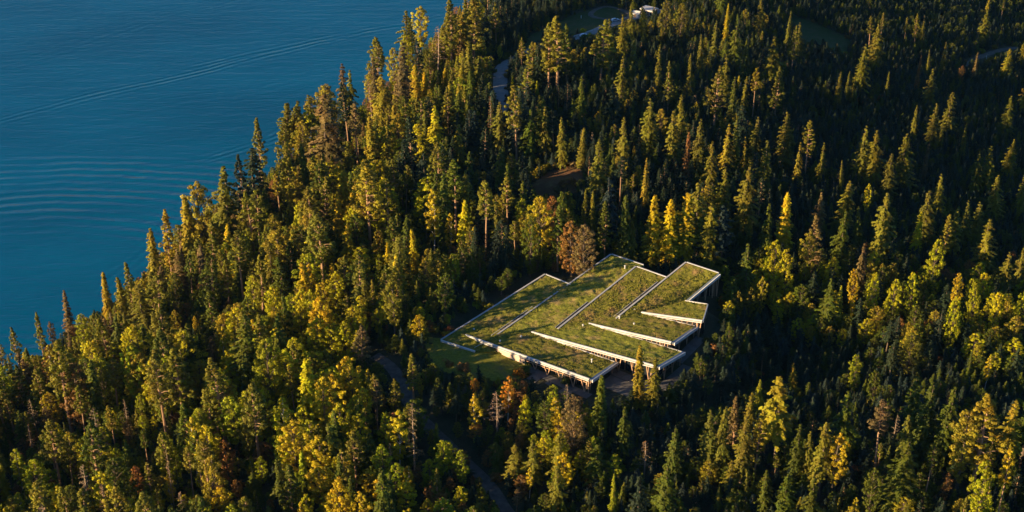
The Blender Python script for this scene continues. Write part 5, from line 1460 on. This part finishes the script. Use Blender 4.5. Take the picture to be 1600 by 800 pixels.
h = empty('shed', SHED, 'small white shed with a pitched roof left of the flat-roofed house', 'shed'); f = rot_at(SHED, -.5)
part(h, 'wall', 'white', f, (-2,-1.7,-.8,2,1.7,2.3)); part(h, 'door', 'cladding', f, (-.5,-1.76,0,.5,-1.7,2))
m = MB(); m.hexa([f(-2.4,-2,2.2), f(2.4,-2,2.2), f(2.4,2,2.2), f(-2.4,2,2.2), f(-2.4,-.05,3.5), f(2.4,-.05,3.5), f(2.4,.05,3.5), f(-2.4,.05,3.5)]); m.build('roof', M['white'], h)
def car(px, py, ang, label):
    g = on_ground(px, py); c = Vector((g.x, g.y, ground(g.x, g.y)+.22)); e = empty('car', c, label, 'car'); f = rot_at(c, ang)
    m = MB(); m.hexa([f(-2.1,-.85,.3), f(2.1,-.85,.3), f(2.1,.85,.3), f(-2.1,.85,.3), f(-2.15,-.85,.8), f(2.05,-.82,.72), f(2.05,.82,.72), f(-2.15,.85,.8)])
    m.hexa([f(-2.0,-.8,.8), f(1.1,-.8,.76), f(1.1,.8,.76), f(-2.0,.8,.8), f(-1.5,-.62,1.42), f(.35,-.62,1.42), f(.35,.62,1.42), f(-1.5,.62,1.42)]); m.build('body', M['paint'], e)
    m = MB(); m.hexa([f(-1.75,-.83,.88), f(.8,-.83,.86), f(.8,.83,.86), f(-1.75,.83,.88), f(-1.45,-.66,1.34), f(.3,-.66,1.34), f(.3,.66,1.34), f(-1.45,.66,1.34)]); m.build('window', M['glass'], e)
    for x in (-1.35, 1.3):
        for y in (-.86, .86):
            m = MB(); m.bar(f(x, y-.1, .32), f(x, y+.1, .32), .32, n=10); m.build('wheel', M['tyre'], e)
car(961, 33, .5, 'small white car parked on the driveway below the loop')
car(912, 57, .62, 'white car on the road between the two massive roadside crowns')
# guard rail on the field side of the road
gr = empty('guard_rail', on_ground(912, 54), 'long pale guard rail along the field side of the upper road', 'rail')
q = [on_ground(*p) for p in ((872,68),(886,63),(898,58),(912,54),(926,49))]
m = MB()
for a, b in zip(q[:-1], q[1:]):
    a = Vector((a.x, a.y, ground(a.x, a.y)+.75)); b = Vector((b.x, b.y, ground(b.x, b.y)+.75)); m.beam(a, b, -.06, .06, -.2, .2)
m.build('rail', M['white'], gr)
for a, b in zip(q[:-1], q[1:]):
    for t in (0, .5):
        p = lerp(a, b, t); m = MB(); m.bar((p.x, p.y, ground(p.x,p.y)-.2), (p.x, p.y, ground(p.x,p.y)+.7), .09); m.build('post', M['coping'], gr)
for px, py, lb in ((908.5,67,'white marker post below the car on the upper road'), (908,29,'pale marker post in the field above the road'), (1541,92,'white marker post left of the far right road')):
    g = on_ground(px, py); m = MB(); m.bar((g.x,g.y,g.z-.2), (g.x,g.y,g.z+1.5), .22, .2, 6); m.bar((g.x,g.y,g.z+1.5), (g.x,g.y,g.z+1.8), .28, .1, 6)
    o = m.build('marker_post', M['white']); tag(o, lb, 'post')
# ------------------------------------------------------------------ thin blue volume added to lift the dark shade towards navy
hm = D.materials.new('haze'); hm.use_nodes = True; hn = hm.node_tree.nodes
hn.remove(hn['Principled BSDF']); pv = hn.new('ShaderNodeVolumePrincipled'); pv.inputs['Color'].default_value = (.25,.6,1,1); pv.inputs['Density'].default_value = .000013; pv.inputs['Anisotropy'].default_value = .2
hm.node_tree.links.new(pv.outputs[0], hn['Material Output'].inputs['Volume'])
hb = MB(); hb.box(-2600, -1600, -125, 3600, 6100, 316)
hz = hb.build('haze', hm); tag(hz, 'thin bluish haze added over lake and wood to lift the dark shade', None, None, 'stuff')
